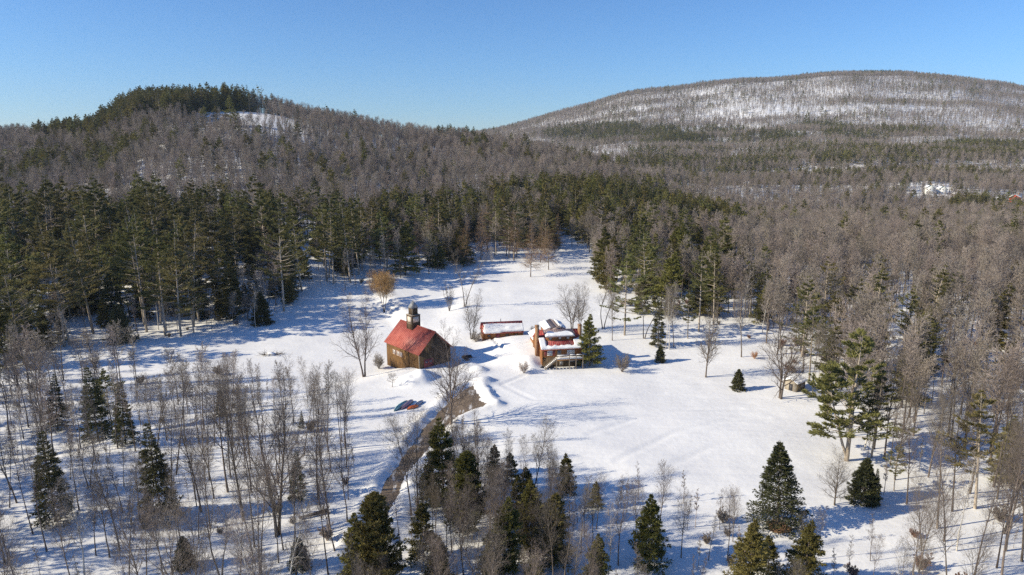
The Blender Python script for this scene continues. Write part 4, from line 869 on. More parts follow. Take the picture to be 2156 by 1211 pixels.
def bare_tree(seed, style, lod):
    """returns (trunk V,F) and (twig V,F)"""
    p = BARE[style]; rng = np.random.RandomState(seed); Hh = p['H']; ns = p['stems']
    rm = {0: .0085, 1: .032, 2: .105}[lod]
    if ns == 1:
        base = np.zeros((1, 3)); d = np.array([[rng.normal(0, .03), rng.normal(0, .03), 1.]]); Ln = np.array([Hh])
    else:
        a = np.arange(ns) * 2 * math.pi / ns + rng.uniform(0, 6); sp = p.get('spread', .15)
        base = np.stack([np.cos(a) * p['r'] * .6, np.sin(a) * p['r'] * .6, np.zeros(ns) - .1], -1)
        d = np.stack([np.cos(a) * sp, np.sin(a) * sp, np.ones(ns)], -1) * np.ones((ns, 1)); d[:, :2] *= rng.uniform(.5, 1.3, (ns, 1))
        Ln = Hh * rng.uniform(.82, 1.0, ns) if ns < 5 else Hh * rng.uniform(.6, 1.05, ns)
    K0 = {0: 11, 1: 7, 2: 4}[lod]
    P0 = grow(rng, base, d, Ln, K0, .25, p.get('wob', .11))
    P0[:, 0, 2] -= .4
    R0 = p['r'] * (1 - np.linspace(0, 1, K0) ** .9 * .93)[None, :] * (1 if ns == 1 else (.75 if ns < 5 else 1)) * np.ones((ns, 1))
    R0[:, 0] *= 1.25
    if lod: R0 *= 1.3
    R0 = np.maximum(R0, rm)
    nl = {0: p['n'], 1: int(p['n'] * .8), 2: max(5, int(p['n'] * .42))}[lod]
    P1, R1 = spawn(rng, P0, R0, nl, p['t0'], .985, p['ang'], lambda q, pl: p['reach'] * pl * p['shape'](q), {0: 5, 1: 4, 2: 3}[lod], p['up'], .22, .55, rm)
    tv = [tubes(P0, R0, {0: 8, 1: 5, 2: 3}[lod]), tubes(P1, R1, {0: 4, 1: 3, 2: 3}[lod])]
    small = style in ('shrub', 'clump')
    if style == 'larch':
        n2, n3, n4 = {0: (11, 3, 0), 1: (7, 0, 0), 2: (4, 0, 0)}[lod]; up2 = -.15
    else:
        n2, n3, n4 = {0: (8, 5, 0 if small else 2), 1: (7, 5, 0), 2: (6, 0, 0)}[lod]; up2 = .6
    if style == 'willow' and lod == 0: n2, n3, n4 = 12, 9, 4
    P2, R2 = spawn(rng, P1, R1, n2, .12, .99, (28, 58), lambda q, pl: pl * (.52 - .25 * q), {0: 4, 1: 3, 2: 2}[lod], up2, .2, .6, rm)
    cv = [tubes(P2, R2, 3)]
    if n3:
        P3, R3 = spawn(rng, P2, R2, n3, .15, 1.0, (25, 55), lambda q, pl: pl * (.55 - .2 * q), 3 if lod == 0 else 2, up2, .2, .7, rm)
        cv.append(tubes(P3, R3, 3))
        if n4:
            P4, R4 = spawn(rng, P3, R3, n4, .2, 1.0, (22, 50), lambda q, pl: pl * .6, 2, up2, .1, .75, rm * .85)
            cv.append(tubes(P4, R4, 3))
    return tv, cv
def join(parts):
    V, F, o = [], [], 0
    for v, f in parts: V.append(v); F.append(f + o); o += len(v)
    return np.concatenate(V), np.concatenate(F)
def blades(rng, p, d, ln, w, spread, upb, n):
    """n needle sprays at every point p, leaning along d; ln is per point"""
    ln = np.repeat(ln, n)[:, None]
    p = np.repeat(p, n, 0); d = np.repeat(d, n, 0); N = len(p)
    dd = norm(d + rng.normal(0, spread, (N, 3)) + np.array([0, 0, upb]))
    s = norm(np.cross(dd, rng.normal(0, 1, (N, 3))))
    L_ = ln * rng.uniform(.6, 1.25, (N, 1)); w_ = w * rng.uniform(.7, 1.3, (N, 1)) * np.clip(ln / ln.max(), .5, 1)
    a = p - dd * L_ * .15; m = p + dd * L_ * .45; t = p + dd * L_
    V = np.stack([a, m + s * w_, t, m - s * w_], 1).reshape(-1, 3)
    return V, np.arange(N * 4).reshape(N, 4)
CON = {  # height, trunk radius, first live branch, whorls, per whorl, reach, elevation low/top, curl, sprays
    'pine': dict(H=24, r=.28, t0=.30, wh=14, per=4, jw=.45, reach=4.8, el=(2, 42), up=.24, n2=10, nb=6, ln=.60, w=.055, sp=.30, upb=.28, irr=.55, inner=.44, shape=lambda q: np.clip(.55 + .9 * np.sin(np.pi * np.clip(q * .85 + .12, 0, 1)) - .55 * q, .12, 2) * (1 - .80 * q ** 2.0)),
    'bigpine': dict(H=22, r=.42, t0=.20, wh=13, per=4, jw=.6, reach=8.0, el=(6, 40), up=.20, n2=15, nb=7, ln=.62, w=.055, sp=.30, upb=.3, irr=.55, inner=.46, shape=lambda q: (1.0 - .80 * q ** 1.3)),
    'spruce': dict(H=14, r=.16, t0=.07, wh=25, per=6, jw=.4, reach=2.7, el=(-14, 34), up=.05, n2=7, nb=4, ln=.50, w=.045, sp=.34, upb=-.1, irr=.35, inner=.25, shape=lambda q: (1.0 - q) ** .95),
    'bigspruce': dict(H=12, r=.16, t0=.06, wh=19, per=10, jw=.22, reach=3.9, el=(-10, 38), up=.30, n2=12, nb=5, ln=.30, w=.038, sp=.26, upb=-.05, irr=.16, inner=.2, shape=lambda q: (1.0 - q) ** .95),
    'fir': dict(H=7, r=.11, t0=.03, wh=15, per=8, jw=.5, reach=2.3, el=(0, 45), up=.18, n2=8, nb=5, ln=.40, w=.05, sp=.42, upb=.1, irr=.3, inner=.2, shape=lambda q: (1.0 - q) ** .8),
    'hemlock': dict(H=13, r=.18, t0=.06, wh=20, per=7, jw=1.0, reach=3.3, el=(4, 46), up=-.10, n2=9, nb=4, ln=.52, w=.06, sp=.42, upb=-.12, irr=.55, inner=.2, shape=lambda q: (1.0 - q ** 1.35) ** .9),
    'cedar': dict(H=13, r=.18, t0=.04, wh=26, per=8, jw=1.0, reach=3.1, el=(28, 60), up=.25, n2=8, nb=5, ln=.50, w=.06, sp=.42, upb=.3, irr=.5, inner=.2, shape=lambda q: (1.0 - q ** 2.0) ** .8),
}
def conifer(seed, style, lod):
    p = dict(CON[style]); rng = np.random.RandomState(seed); Hh = p['H']
    if style in ('pine', 'hemlock', 'spruce', 'cedar'):      # no two alike: crown base, reach and gaps vary
        p['t0'] *= rng.uniform(.45, 1.15); p['reach'] *= rng.uniform(.78, 1.15); p['wh'] = int(p['wh'] * rng.uniform(.85, 1.15)); p['irr'] = min(.6, p['irr'] * rng.uniform(.8, 1.3))
    K0 = {0: 9, 1: 6, 2: 4}[lod]
    P0 = grow(rng, np.zeros((1, 3)), np.array([[rng.normal(0, .015), rng.normal(0, .015), 1.]]), np.array([Hh]), K0, .2, .035)
    R0 = p['r'] * (1 - np.linspace(0, 1, K0) * .95)[None, :]; P0[:, 0, 2] -= .4
    if style == 'bigpine' and lod == 0:      # second stem leaving low on the left
        P0b = grow(rng, np.array([[-.15, 0, 1.0]]), np.array([[-.42, -.05, 1.]]), np.array([Hh * .74]), K0, .75, .05)
        P0 = np.concatenate([P0, P0b]); R0 = np.concatenate([R0, R0 * .62])
    wh, per = {0: (p['wh'], p['per']), 1: (int(p['wh'] * .7), p['per']), 2: (9, 5)}[lod]
    n = wh * per
    t = p['t0'] + (.985 - p['t0']) * (np.repeat(np.arange(wh), per) + rng.uniform(0, p['jw'], n)) / wh
    q = (t - p['t0']) / (.985 - p['t0'])
    P1s, R1s = [], []
    for st in range(len(P0)):
        f = t * (K0 - 1); i = np.minimum(f.astype(int), K0 - 2); f = f - i
        base = P0[st][i] * (1 - f[:, None]) + P0[st][i + 1] * f[:, None]
        az = rng.uniform(0, 2 * math.pi, n) if p['irr'] > .3 else np.tile(np.arange(per) * 2 * math.pi / per, wh) + np.repeat(rng.uniform(0, 6.28, wh), per) + rng.normal(0, .2, n)
        el = np.radians(p['el'][0] + (p['el'][1] - p['el'][0]) * q ** 1.3) + rng.normal(0, .10, n)
        d = np.stack([np.cos(az) * np.cos(el), np.sin(az) * np.cos(el), np.sin(el)], -1)
        Ln = p['reach'] * p['shape'](q) * rng.uniform(1 - p['irr'], 1 + p['irr'] * .55, n) * (1 if st == 0 else .7) + .12
        Pb = grow(rng, base, d, Ln, 5 if lod == 0 else 3, p['up'], .10)
        P1s.append(Pb); r0 = np.clip(.012 * Ln + .008, .015, .09); R1s.append(r0[:, None] * np.linspace(1, .3, Pb.shape[1])[None, :])
    P1 = np.concatenate(P1s); R1 = np.concatenate(R1s)
    tv = [tubes(P0, R0, {0: 8, 1: 5, 2: 3}[lod])]
    if lod < 2: tv.append(tubes(P1, np.maximum(R1, .02 if lod == 0 else .035), 3))
    n2 = {0: p['n2'], 1: max(4, p['n2'] // 2), 2: 0}[lod]
    fp, fd, fl = [], [], []
    pl = np.linalg.norm(np.diff(P1, axis=1), axis=-1).sum(1); sc_ = np.clip(pl / (p['ln'] * 2.6), .32, 1)
    K1 = P1.shape[1]
    for s_ in (np.linspace(p['inner'] + .1, 1, 5 if lod == 0 else 3)):
        f = s_ * (K1 - 1); i = min(int(f), K1 - 2); f -= i
        fp.append(P1[:, i] * (1 - f) + P1[:, i + 1] * f); fd.append(norm(P1[:, i + 1] - P1[:, i])); fl.append(sc_)
    if n2:
        # side branchlets lie flat, left and right of the branch
        ts = p['inner'] + (1 - p['inner']) * (np.arange(n2) + rng.uniform(0, .8, (len(P1), n2))) / n2
        f = ts * (K1 - 1); i = np.minimum(f.astype(int), K1 - 2); f = f - i; r = np.arange(len(P1))[:, None]
        b = P1[r, i] * (1 - f[..., None]) + P1[r, i + 1] * f[..., None]; tn = norm(P1[r, i + 1] - P1[r, i])
        side = norm(np.cross(tn, np.array([0, 0, 1.]))) * np.where(np.arange(n2) % 2, 1, -1)[None, :, None]
        dd = norm(tn * .75 + side * rng.uniform(.6, 1.1, ts.shape)[..., None] + rng.normal(0, .12, tn.shape))
        L2 = (pl[:, None] * .40 * (1.05 - ts) + .18) * rng.uniform(.7, 1.2, ts.shape)
        for k in ((.35, .7, 1.0) if lod == 0 else (.8,)):
            fp.append((b + dd * (L2 * k)[..., None]).reshape(-1, 3)); fd.append(dd.reshape(-1, 3)); fl.append(np.repeat(sc_, n2))
    fp = np.concatenate(fp); fd = np.concatenate(fd); fl = np.concatenate(fl)
    k = {0: (1, 1, 1), 1: (.8, 1.45, 1.9), 2: (1.2, 2.2, 4.2)}[lod]
    nb = max(2, int(round(p['nb'] * k[0])))
    # leader tip
    fp = np.concatenate([fp, P0[:, -1] - [0, 0, .1], P0[:, -1] - [0, 0, .35]]); fd = np.concatenate([fd, np.tile([[0, 0, 1.]], (2 * len(P0), 1))]); fl = np.concatenate([fl, np.full(2 * len(P0), .5)])
    cv = [blades(rng, fp, fd, p['ln'] * k[1] * fl, p['w'] * k[2], p['sp'], p['upb'], nb)]
    return tv, cv
MATS = {'birch': ('birchbark', 'twig'), 'larch': ('bark', 'tan'), 'willow': ('bark', 'orange'), 'shrub': ('twig', 'twig'), 'clump': ('bark', 'twig'),
        'pine': ('pinebark', 'pine'), 'bigpine': ('pinebark', 'pine'), 'spruce': ('bark', 'spruce'), 'bigspruce': ('bark', 'spruce'), 'fir': ('bark', 'spruce'), 'hemlock': ('bark', 'hemlock'), 'cedar': ('bark', 'hemlock')}
def template(kind, seed, lod):
    fn = conifer if kind in CON else bare_tree
    tv, cv = fn(seed, kind, lod)
    bk, lf = MATS.get(kind, ('bark', 'twig'))
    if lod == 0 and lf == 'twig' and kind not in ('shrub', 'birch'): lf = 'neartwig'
    Hh = (CON.get(kind) or BARE[kind])['H']
    top = max(v[:, 2].max() for v, f in tv + cv)
    return tv, cv, M[bk], M[lf], top
NEAR = {}
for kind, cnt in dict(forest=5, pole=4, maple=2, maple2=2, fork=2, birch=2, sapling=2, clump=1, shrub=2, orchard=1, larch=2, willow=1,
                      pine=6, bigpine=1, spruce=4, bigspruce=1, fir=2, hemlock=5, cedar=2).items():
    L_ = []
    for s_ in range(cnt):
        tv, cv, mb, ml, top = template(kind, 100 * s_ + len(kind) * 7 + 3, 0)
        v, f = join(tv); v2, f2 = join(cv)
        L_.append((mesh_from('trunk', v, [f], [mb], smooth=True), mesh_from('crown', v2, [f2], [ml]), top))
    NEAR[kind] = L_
OBJNAME = {'forest': 'bare_tree', 'pole': 'bare_tree', 'maple': 'bare_tree', 'maple2': 'bare_tree', 'fork': 'bare_tree', 'sapling': 'bare_tree', 'birch': 'birch_tree', 'clump': 'bare_shrub', 'shrub': 'bare_shrub',
           'orchard': 'fruit_tree', 'larch': 'larch_tree', 'willow': 'willow_tree', 'pine': 'pine_tree', 'bigpine': 'pine_tree', 'spruce': 'spruce_tree', 'bigspruce': 'spruce_tree', 'fir': 'fir_tree', 'hemlock': 'hemlock_tree', 'cedar': 'cedar_tree'}
_pr = random.Random(11)
def plant(kind, x, y, h, label, group=None, rot=None, tilt=3.0, var=None):
    tm, cm, top = NEAR[kind][(_pr.randrange(99) if var is None else var) % len(NEAR[kind])]
    rot_ = _pr.uniform(0, 6.28) if rot is None else rot
    t = empty(OBJNAME[kind], (x, y, ground_z(x, y) - .05), rot_, h / top, R(_pr.gauss(0, tilt)), R(_pr.gauss(0, tilt)))
    tag(t, label, 'shrub' if 'shrub' in OBJNAME[kind] else 'tree', group)
    link('trunk', tm, t); c = link('crown', cm, t); c['kind'] = 'stuff'
    return t
taken = []
for kind, x, y, h, label in TREES:
    tl = {'bigspruce': .4, 'bigpine': .5}.get(kind, 1.6)
    o = plant(kind, x, y, h, label, rot=0 if kind == 'bigpine' else None, tilt=tl)
    if 'leaning hard' in label: o.rotation_euler = (0, R(-16), 0)
    taken.append((x, y, 2.2 if kind not in ('shrub', 'orchard') else 1.5))
sap = plant('shrub', 62.6 - 5.2, 154.6, 2.0, 'tiny rust-leaved sapling alone on the snow at the right')
for c_ in sap.children:
    me_ = c_.data.copy(); me_.materials.clear(); me_.materials.append(M['rust']); c_.data = me_
STANDH = [(x, y, _pr.choice(['pole', 'pole', 'forest']), _pr.uniform(11, 17), 'A') for x, y in STAND]
taken += [(x, y, 1.6) for x, y in STAND]
# ---------------------------------------------------------------- woods: candidates over the whole country
rng = np.random.RandomState(21)
def jitter_grid(x0, x1, y0, y1, sp):
    gx, gy = np.meshgrid(np.arange(x0, x1, sp), np.arange(y0, y1, sp), indexing='ij')
    return gx.ravel() + rng.uniform(-.48, .48, gx.size) * sp, gy.ravel() + rng.uniform(-.48, .48, gx.size) * sp
def in_view(x, y, pad=14):
    return (np.abs(x) < .80 * y + pad) & (y > 52)
# flat list of (x, y, kind, height, zone)
cx_, cy_ = jitter_grid(-420, 420, 56, 300, 4.3)
k = in_view(cx_, cy_, 45); cx_, cy_ = cx_[k], cy_[k]
zone = np.full(len(cx_), '-', object)
for nm, pl in (('E', ZE), ('D', ZD), ('C2', ZC2), ('C', ZC), ('B', ZB), ('A', ZA)): zone[inside(cx_, cy_, pl)] = nm
zone[(zone == '-') & (cy_ < 300) & (cx_ < -60) & (cy_ < 262)] = 'B'
zone[(zone == '-') & (cx_ > 60)] = 'D'
zone[(zone == '-') & (cy_ > 200)] = 'C'
zone[inside(cx_, cy_, MEADOW)] = '-'
sdm = sdist(cx_, cy_, MEADOW); zone[(sdm < 1.5)] = '-'
zone[sdist(cx_, cy_, DRIVE) < 3.0] = '-'
zone[(cy_ < 200) & (np.abs(cx_ - 59) < 4) & (np.abs(cy_ - 135) < 4)] = '-'
for tx, ty, tr in taken:
    zone[(np.abs(cx_ - tx) < tr) & (np.abs(cy_ - ty) < tr)] = '-'
keep = {'A': .66, 'B': .50, 'C': .52, 'C2': .50, 'D': .74, 'E': .70}
u_ = rng.uniform(0, 1, len(cx_)); v_ = rng.uniform(0, 1, len(cx_)); w_ = rng.uniform(0, 1, len(cx_))
clump = vnoise(cx_, cy_, 16, 31)
cand = []
for x, y, z_, u, v, w, cl, sdd in zip(cx_, cy_, zone, u_, v_, w_, clump, sdm):
    if z_ == '-' or u > keep[z_]: continue
    if z_ == 'A' and y < 100: w = w + .4
    if z_ == 'A' and y > 108 and x > -75: w = w - .55
    if z_ == 'A': kind, h = ('spruce', 6 + 7 * w) if v < .035 else ('birch', 11 + 5 * w) if v < .07 else ('sapling', 6 + 5 * w) if v < .26 else ('pole', 10 + 7 * w) if v < .76 else ('fork', 9 + 5 * w) if v < .82 else ('forest', 9 + 6 * w)
    elif z_ == 'B':
        kind, h = ('pine', 19 + 15 * w) if v < .44 else ('hemlock', 6 + 12 * w) if v < .62 else ('spruce', 8 + 14 * w) if v < .70 else ('forest', 10 + 8 * w)
        if sdd < 9 and kind == 'pine' and w < .5: kind, h = 'forest', 8 + 8 * w
    elif z_ == 'C': kind, h = ('hemlock', 12 + 9 * w) if v < .24 else ('pine', 19 + 8 * w) if v < .42 else ('larch', 15 + 6 * w) if (v < .56 and sdd < 25) else ('forest', 12 + 7 * w)
    elif z_ == 'C2': kind, h = ('hemlock', 11 + 9 * w) if v < .20 else ('pine', 17 + 8 * w) if v < .38 else ('forest', 12 + 7 * w)
    elif z_ == 'D':
        pc = .06 + .22 * (cl > .72)
        kind, h = ('pine', 13 + 9 * w) if v < pc * .6 else ('hemlock', 8 + 8 * w) if v < pc else ('birch', 13 + 5 * w) if v < pc + .05 else ('sapling', 7 + 5 * w) if v < pc + .15 else ('pole', 14 + 8 * w) if v < pc + .5 else ('fork', 13 + 6 * w) if v < pc + .56 else ('forest', 13 + 8 * w)
    elif x > 42: kind, h = ('sapling', 5 + 4 * w) if v < .3 else ('pole', 8 + 6 * w) if v < .6 else ('forest', 7 + 6 * w)
    elif -16 < x < 9: kind, h = ('hemlock', 4.5 + 3 * w) if v < .12 else ('pole', 8 + 5 * w) if v < .5 else ('forest', 7 + 5.5 * w)
    else: kind, h = ('hemlock', 4 + 3 * w) if v < .025 else ('sapling', 3.5 + 4 * w) if v < .5 else ('pole', 6 + 4 * w) if v < .7 else ('forest', 5 + 4.5 * w)
    cand.append((x, y, kind, h, z_))
cand += STANDH
ex, ey = jitter_grid(-15, 10, 63, 98, 2.6)
ok_ = (sdist(ex, ey, MEADOW) > 0) & (sdist(ex, ey, DRIVE) > 3.6) & (rng.uniform(0, 1, len(ex)) < .55)
for x, y in zip(ex[ok_], ey[ok_]):
    w = rng.uniform(); v = rng.uniform(); cand.append((x, y, 'hemlock' if v < .14 else 'pole' if v < .4 else 'forest' if v < .8 else 'fork', (4.5 + 3 * w) if v < .14 else (5.5 + 6 * w), 'E'))
cand.sort(key=lambda c: math.hypot(c[0], c[1]))
PLACE = {'A': 'in the lower left foreground wood', 'B': 'in the dark pine wood left of the meadow', 'C': 'in the wood behind the back meadow', 'C2': 'in the mixed wood behind the log house', 'D': 'in the grey wood along the right side', 'E': 'in the thicket along the bottom edge'}
LOOK = {'forest': 'slender bare tree', 'pole': 'straight small-crowned bare tree', 'sapling': 'thin bare pole tree', 'birch': 'pale slender birch', 'fork': 'forked bare tree', 'pine': 'tall olive pine', 'hemlock': 'dark bushy hemlock', 'spruce': 'narrow dark spruce', 'larch': 'tan feathery larch'}
LIMIT = {'bare_tree': 235, 'birch_tree': 60, 'pine_tree': 240, 'hemlock_tree': 200, 'spruce_tree': 60, 'larch_tree': 40}
MARKS = [(x, y, SHORT[l]) for k_, x, y, h_, l in TREES if l in SHORT] + [(-24, 151, 'the barn'), (11, 152, 'the log house'), (-2, 169, 'the long shed'), (59, 135, 'the little hut'), (-21, 125, 'the upturned canoes'), (-60, 164, 'the brush pile'), (-26.7, 85.5, 'the fallen log')]
ORD = ['', 'second ', 'third ', 'fourth ', 'fifth ', 'sixth ', 'seventh ', 'eighth ']
count = {}; rest = []; seq = {}; ZST = {}
for z_ in PLACE:
    uu_ = [c[0] / c[1] for c in cand if c[4] == z_]; yy_ = [c[1] for c in cand if c[4] == z_]
    ZST[z_] = (np.quantile(uu_, .33), np.quantile(uu_, .67), np.quantile(yy_, .33), np.quantile(yy_, .67))
for x, y, kind, h, z_ in cand:
    nm = OBJNAME[kind]
    vis = abs(x) < .775 * y + 6
    if vis and count.get(nm, 0) < LIMIT[nm]:
        count[nm] = count.get(nm, 0) + 1
        lm = min(MARKS, key=lambda m_: (m_[0] - x) ** 2 + (m_[1] - y) ** 2); dx, dy = x - lm[0], y - lm[1]
        side = ('right of' if dx > 0 else 'left of') if abs(dx) * 1.2 > abs(dy) else ('behind' if dy > 0 else 'in front of')
        size = ('tall ' if h > 17 else 'short ' if h < 10 else '') if kind in ('forest', 'pole', 'fork', 'hemlock', 'spruce', 'birch') else ''
        q_ = seq.setdefault((kind, size, lm[2], side), [0]); q_[0] += 1
        if q_[0] <= 8: lab = ORD[q_[0] - 1] + size + LOOK[kind] + ' ' + side + ' ' + lm[2]
        else:      # deep in a wood only the rank and the side tell them apart
            zz = ZST[z_]; a_ = ('left' if x / y < zz[0] else 'right' if x / y > zz[1] else 'middle'); b_ = ('front' if y < zz[2] else 'back' if y > zz[3] else 'centre')
            lab = size + LOOK[kind] + ' deep ' + PLACE[z_] + ', ' + a_ + ' ' + b_
        plant(kind, x, y, h, lab, LOOK[kind].replace('birch', 'birche').replace('larch', 'larche') + 's ' + PLACE[z_])
    else: rest.append((x, y, kind, h))
# ---------------------------------------------------------------- the rest of the woods, uncountable, as scattered stuff
def scatter(name, label, cat, tpl, pts):
    """pts: rows x, y, z, template index, rotation, scale; one object, real trees placed by geometry nodes"""
    pts = np.array(pts, float)
    me = bpy.data.meshes.new(name); me.vertices.add(len(pts)); me.vertices.foreach_set('co', pts[:, :3].astype(np.float32).ravel())
    for an, ty, c_ in (('which', 'INT', 3), ('turn', 'FLOAT', 4), ('size', 'FLOAT', 5)):
        at = me.attributes.new(an, ty, 'POINT'); at.data.foreach_set('value', pts[:, c_].astype(np.int32 if ty == 'INT' else np.float32))
    o = link(name, me)
    ng = bpy.data.node_groups.new(name + '_nodes', 'GeometryNodeTree')
    ng.interface.new_socket('Geometry', in_out='INPUT', socket_type='NodeSocketGeometry'); ng.interface.new_socket('Geometry', in_out='OUTPUT', socket_type='NodeSocketGeometry')
    n, l = ng.nodes, ng.links
    gi, go, jn = n.new('NodeGroupInput'), n.new('NodeGroupOutput'), n.new('GeometryNodeJoinGeometry')
    def attr(nm, ty):
        a = n.new('GeometryNodeInputNamedAttribute'); a.data_type = ty; a.inputs[0].default_value = nm
        return next(s for s in a.outputs if s.enabled and s.name == 'Attribute')
    wh, tu, sz = attr('which', 'INT'), attr('turn', 'FLOAT'), attr('size', 'FLOAT')
    cb = n.new('ShaderNodeCombineXYZ'); l.new(tu, cb.inputs[2])
    for i, ob in enumerate(tpl):
        cp = n.new('FunctionNodeCompare'); cp.data_type = 'INT'; cp.operation = 'EQUAL'
        ins = [s for s in cp.inputs if s.enabled]; l.new(wh, ins[0]); ins[1].default_value = i
        oi = n.new('GeometryNodeObjectInfo'); oi.inputs['Object'].default_value = ob; oi.inputs['As Instance'].default_value = True
        ip = n.new('GeometryNodeInstanceOnPoints')
        l.new(gi.outputs[0], ip.inputs['Points']); l.new(cp.outputs[0], ip.inputs['Selection']); l.new(oi.outputs['Geometry'], ip.inputs['Instance'])
        l.new(cb.outputs[0], ip.inputs['Rotation']); l.new(sz, ip.inputs['Scale']); l.new(ip.outputs[0], jn.inputs[0])
    l.new(jn.outputs[0], go.inputs[0])
    md = o.modifiers.new('scatter', 'NODES'); md.node_group = ng
    tag(o, label, cat, kind='stuff')
    return o
def joined(kind, seed, lod):
    tv, cv, mb, ml, top = template(kind, seed, lod)
    v, f = join(tv); v2, f2 = join(cv)
    me = mesh_from(kind + '_whole', np.concatenate([v, v2]), [f, f2 + len(v)], [mb, ml], fm=[0, 1])
    return bpy.data.objects.new(kind + '_whole', me), top
TB = [joined('forest' if i < 2 else 'pole', 500 + i, 1) for i in range(4)] + [joined('birch', 520, 1), joined('larch', 521, 1)] + [joined('forest', 540 + i, 2) for i in range(3)]
TC = [joined('pine', 600 + i, 1) for i in range(3)] + [joined('hemlock', 620 + i, 1) for i in range(2)] + [joined('spruce', 630, 1)] + [joined(k_, 640 + i, 2) for i, k_ in enumerate(('pine', 'hemlock', 'spruce'))]
bp, cp_ = [], []
def put(x, y, kind, h, lod):
    z = None
    if kind in CON:
        i = {'pine': rng.randint(0, 3), 'hemlock': 3 + rng.randint(0, 2), 'spruce': 5}[kind] if lod == 1 else {'pine': 6, 'hemlock': 7, 'spruce': 8}[kind]
        cp_.append([x, y, 0, i, rng.uniform(0, 6.28), h / TC[i][1]])
    else:
        i = {'birch': 4, 'larch': 5}.get(kind, rng.randint(0, 4)) if lod == 1 else 6 + rng.randint(0, 3)
        bp.append([x, y, 0, i, rng.uniform(0, 6.28), h / TB[i][1]])
for x, y, kind, h in rest: put(x, y, kind, h, 1)
# conifer share over the far country: soft ellipses (x, y, rx, ry, weight) on a noisy floor
def pixel_col(px, y): return (px - 1078) / 1437.3 * .985 * y
PATCH = []
for px, y, rx, ry, w in ((330, 610, 85, 48, 1.0), (410, 620, 32, 40, 1.0), (270, 590, 50, 40, .8), (180, 470, 40, 40, .55), (60, 430, 60, 60, .35), (460, 560, 20, 25, .5),
                         (1330, 375, 60, 45, 1.0), (1180, 345, 50, 40, .9), (1040, 350, 36, 30, .8), (960, 335, 20, 18, .7), (1420, 420, 40, 30, .6), (1500, 380, 30, 30, .4), (900, 320, 30, 25, .5), (1250, 560, 18, 20, .4), (1340, 530, 30, 18, .8), (1650, 470, 70, 20, .45),
                         (1330, 1560, 120, 110, .9), (1420, 1400, 80, 70, .9), (1500, 1560, 70, 50, .7), (1600, 1400, 90, 50, .6), (1740, 1560, 90, 60, .8), (1800, 1400, 60, 50, .6), (1900, 1480, 80, 50, .7), (1680, 1150, 110, 60, .5), (1500, 1020, 120, 50, .5), (1330, 980, 80, 40, .5), (1780, 860, 60, 30, .6), (1230, 1700, 100, 140, .8), (1780, 2430, 160, 60, 1.0), (2000, 1100, 140, 60, .6), (1840, 1000, 90, 50, .5), (2080, 1250, 120, 60, .7), (1600, 900, 90, 40, .6), (1950, 850, 110, 40, .6), (2060, 640, 26, 24, .7), (2130, 630, 26, 20, .6), (1990, 380, 22, 18, .9), (1440, 1150, 120, 40, .4)):
    PATCH.append((pixel_col(px, y), y, rx, ry, w))
OPEN = []     # clearings and thin snowy slopes
for px, y, rx, ry, w in ((1965, 732, 34, 18, 1.0), (1930, 728, 22, 9, .9), (1965, 705, 26, 20, .9), (2090, 700, 26, 16, .9), (2140, 690, 16, 14, 1.0), (2125, 668, 24, 18, .95), (2035, 380, 27, 24, 1.0), (2115, 375, 25, 14, 1.0), (1760, 800, 26, 10, .9), (1660, 820, 30, 10, .8),
                         (498, 585, 38, 46, 1.0), (580, 565, 26, 34, .85), (660, 480, 40, 30, .25), (1600, 1880, 190, 170, .62), (1480, 2150, 110, 80, .5), (1950, 1800, 260, 90, .40), (1450, 1250, 260, 60, .5), (1250, 1350, 120, 70, .5), (1750, 2050, 220, 60, .25), (2080, 1500, 150, 60, .5), (2060, 950, 20, 40, .9), (1500, 1200, 60, 25, .7)):
    OPEN.append((pixel_col(px, y), y, rx, ry, w))
def soft(x, y, L_):
    r = np.zeros_like(x)
    for a, b, rx, ry, w in L_: r = np.maximum(r, w * np.clip(1.6 - 1.1 * (((x - a) / rx) ** 2 + ((y - b) / ry) ** 2), 0, 1))
    return r
for (y0, y1, sp, lod, dens) in ((300, 470, 4.4, 1, 1.05), (470, 720, 4.3, 1, 1.1), (720, 900, 5.2, 1, 1.1), (900, 1150, 5.6, 2, 1.05), (1150, 1800, 6.6, 2, 1.05), (1800, 2650, 6.6, 2, 1.1)):
    x, y = jitter_grid(-.95 * y1 - 60, .95 * y1 + 60, y0, y1, sp)
    k = np.abs(x) < .90 * y + 50; x, y = x[k], y[k]
    if y0 >= 720: k = (x > -.16 * y); x, y = x[k], y[k]       # the left hill hides what lies behind it
    if y1 <= 720: k = ~((x < -.02 * y) & (y > 690)); x, y = x[k], y[k]
    d_ = dens * (1 - soft(x, y, OPEN)) * (.55 + .75 * vnoise(x, y, 60, 41)) * (.7 + .6 * vnoise(x, y, 18, 43))
    # a track runs back from the meadow into the dark wood
    d_ = np.where((y < 330) & (np.abs(x - (22 + (y - 300) * .06)) < 4), 0, d_)
    k = rng.uniform(0, 1, len(x)) < d_; x, y = x[k], y[k]
    pc = np.clip(soft(x, y, PATCH) * (.15 + 1.5 * np.clip(vnoise(x, y, 34, 47) * .6 + vnoise(x, y, 90, 49) * .6 - .15, 0, 1)) + .05 * (vnoise(x, y, 90, 53) > .55) + .015, 0, .95)
    isc = rng.uniform(0, 1, len(x)) < pc
    hv = rng.uniform(0, 1, len(x)); kk = rng.uniform(0, 1, len(x))
    for a, b, c_, h_, q in zip(x, y, isc, hv, kk):
        put(a, b, ('hemlock' if q < .55 else 'pine' if q < .8 else 'spruce') if c_ else 'forest', ((13 + 9 * h_) if not (540 < b < 680 and a < -200) else (17 + 9 * h_)) if c_ else (11 + 8 * h_), lod)
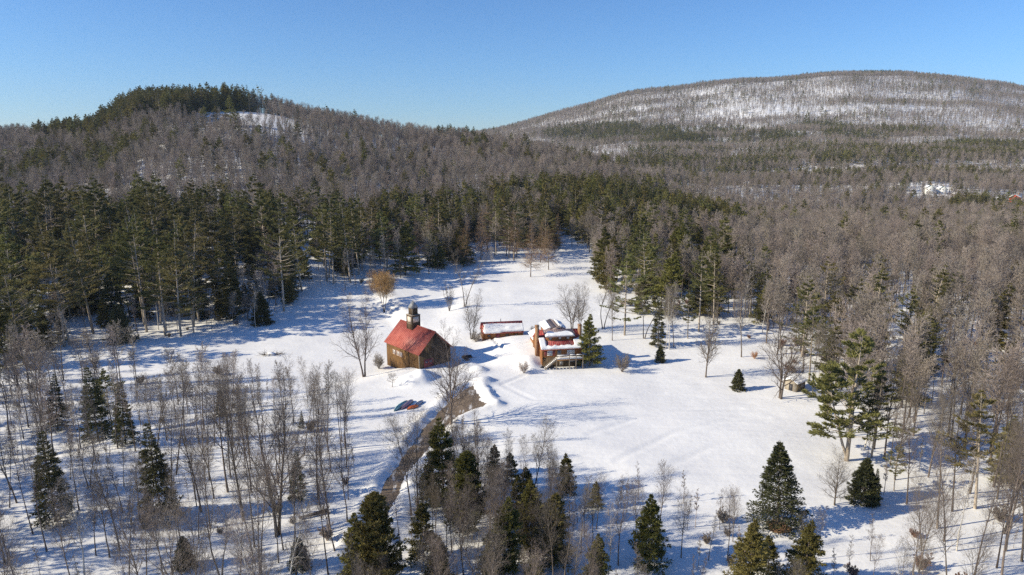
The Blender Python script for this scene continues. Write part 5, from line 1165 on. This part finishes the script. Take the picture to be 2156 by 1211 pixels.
for L_ in (bp, cp_):
    A_ = np.array(L_); zz = height(A_[:, 0], A_[:, 1]) - .1
    for r_, z in zip(L_, zz): r_[2] = z
scatter('bare_forest', 'grey bare woods covering the hills, valley and far mountain', 'forest', [t[0] for t in TB], bp)
scatter('conifer_forest', 'dark conifers scattered through the woods on the hills', 'forest', [t[0] for t in TC], cp_)
# undergrowth: twiggy brush under the near trees
def brush_tpl(seed, m, style='shrub'):
    tv, cv = bare_tree(seed, style, 1); v, f = join(tv + cv)
    return bpy.data.objects.new('brush_whole', mesh_from('brush_whole', v, [f], [M[m]])), v[:, 2].max()
UB = [brush_tpl(701, 'twig'), brush_tpl(702, 'redtwig'), brush_tpl(703, 'twig', 'sapling')]
ux, uy = jitter_grid(-170, 190, 54, 250, 3.0)
k = in_view(ux, uy, 6) & (sdist(ux, uy, MEADOW) > -.5) & (sdist(ux, uy, DRIVE) > 2.5)
ux, uy = ux[k], uy[k]; pk = .16 + .5 * np.clip(vnoise(ux, uy, 14, 61) - .45, 0, 1); pk = np.where(uy < 90, pk * .8, pk)
k = rng.uniform(0, 1, len(ux)) < pk; ux, uy = ux[k], uy[k]; uz = height(ux, uy) - .05
red = vnoise(ux, uy, 20, 67)
up_ = []
for a, b, c_, r_ in zip(ux, uy, uz, red):
    i = 1 if (r_ > .58 and a > 40 and rng.rand() < .6) else (0 if rng.rand() < .15 else 2)
    up_.append([a, b, c_, i, rng.uniform(0, 6.28), rng.uniform(1.0, 2.6) / UB[i][1] if i < 2 else rng.uniform(2.5, 6) / UB[i][1]])
scatter('undergrowth', 'twiggy leafless brush under the near trees', 'brush', [t[0] for t in UB], up_)
print('INDIVIDUALS', count, 'bare', len(bp), 'conifer', len(cp_), 'brush', len(up_), 'tris', sum(len(m.polygons) * 2 for m in bpy.data.meshes))
# ---------------------------------------------------------------- winter haze over the valley
hz = Solid().box(-3300, 3300, -450, 5300, -90, 420).build('haze', None)
hm = bpy.data.materials.new('haze'); hm.use_nodes = True
for nd in list(hm.node_tree.nodes):
    if nd.type == 'BSDF_PRINCIPLED': hm.node_tree.nodes.remove(nd)
pv = hm.node_tree.nodes.new('ShaderNodeVolumePrincipled'); pv.inputs['Color'].default_value = (.66, .80, 1.0, 1); pv.inputs['Density'].default_value = .00006; pv.inputs['Anisotropy'].default_value = .1
hm.node_tree.links.new(pv.outputs[0], hm.node_tree.nodes['Material Output'].inputs['Volume'])
hz.data.materials.clear(); hz.data.materials.append(hm)
tag(hz, 'thin pale haze lying over the whole valley', 'haze', kind='stuff')
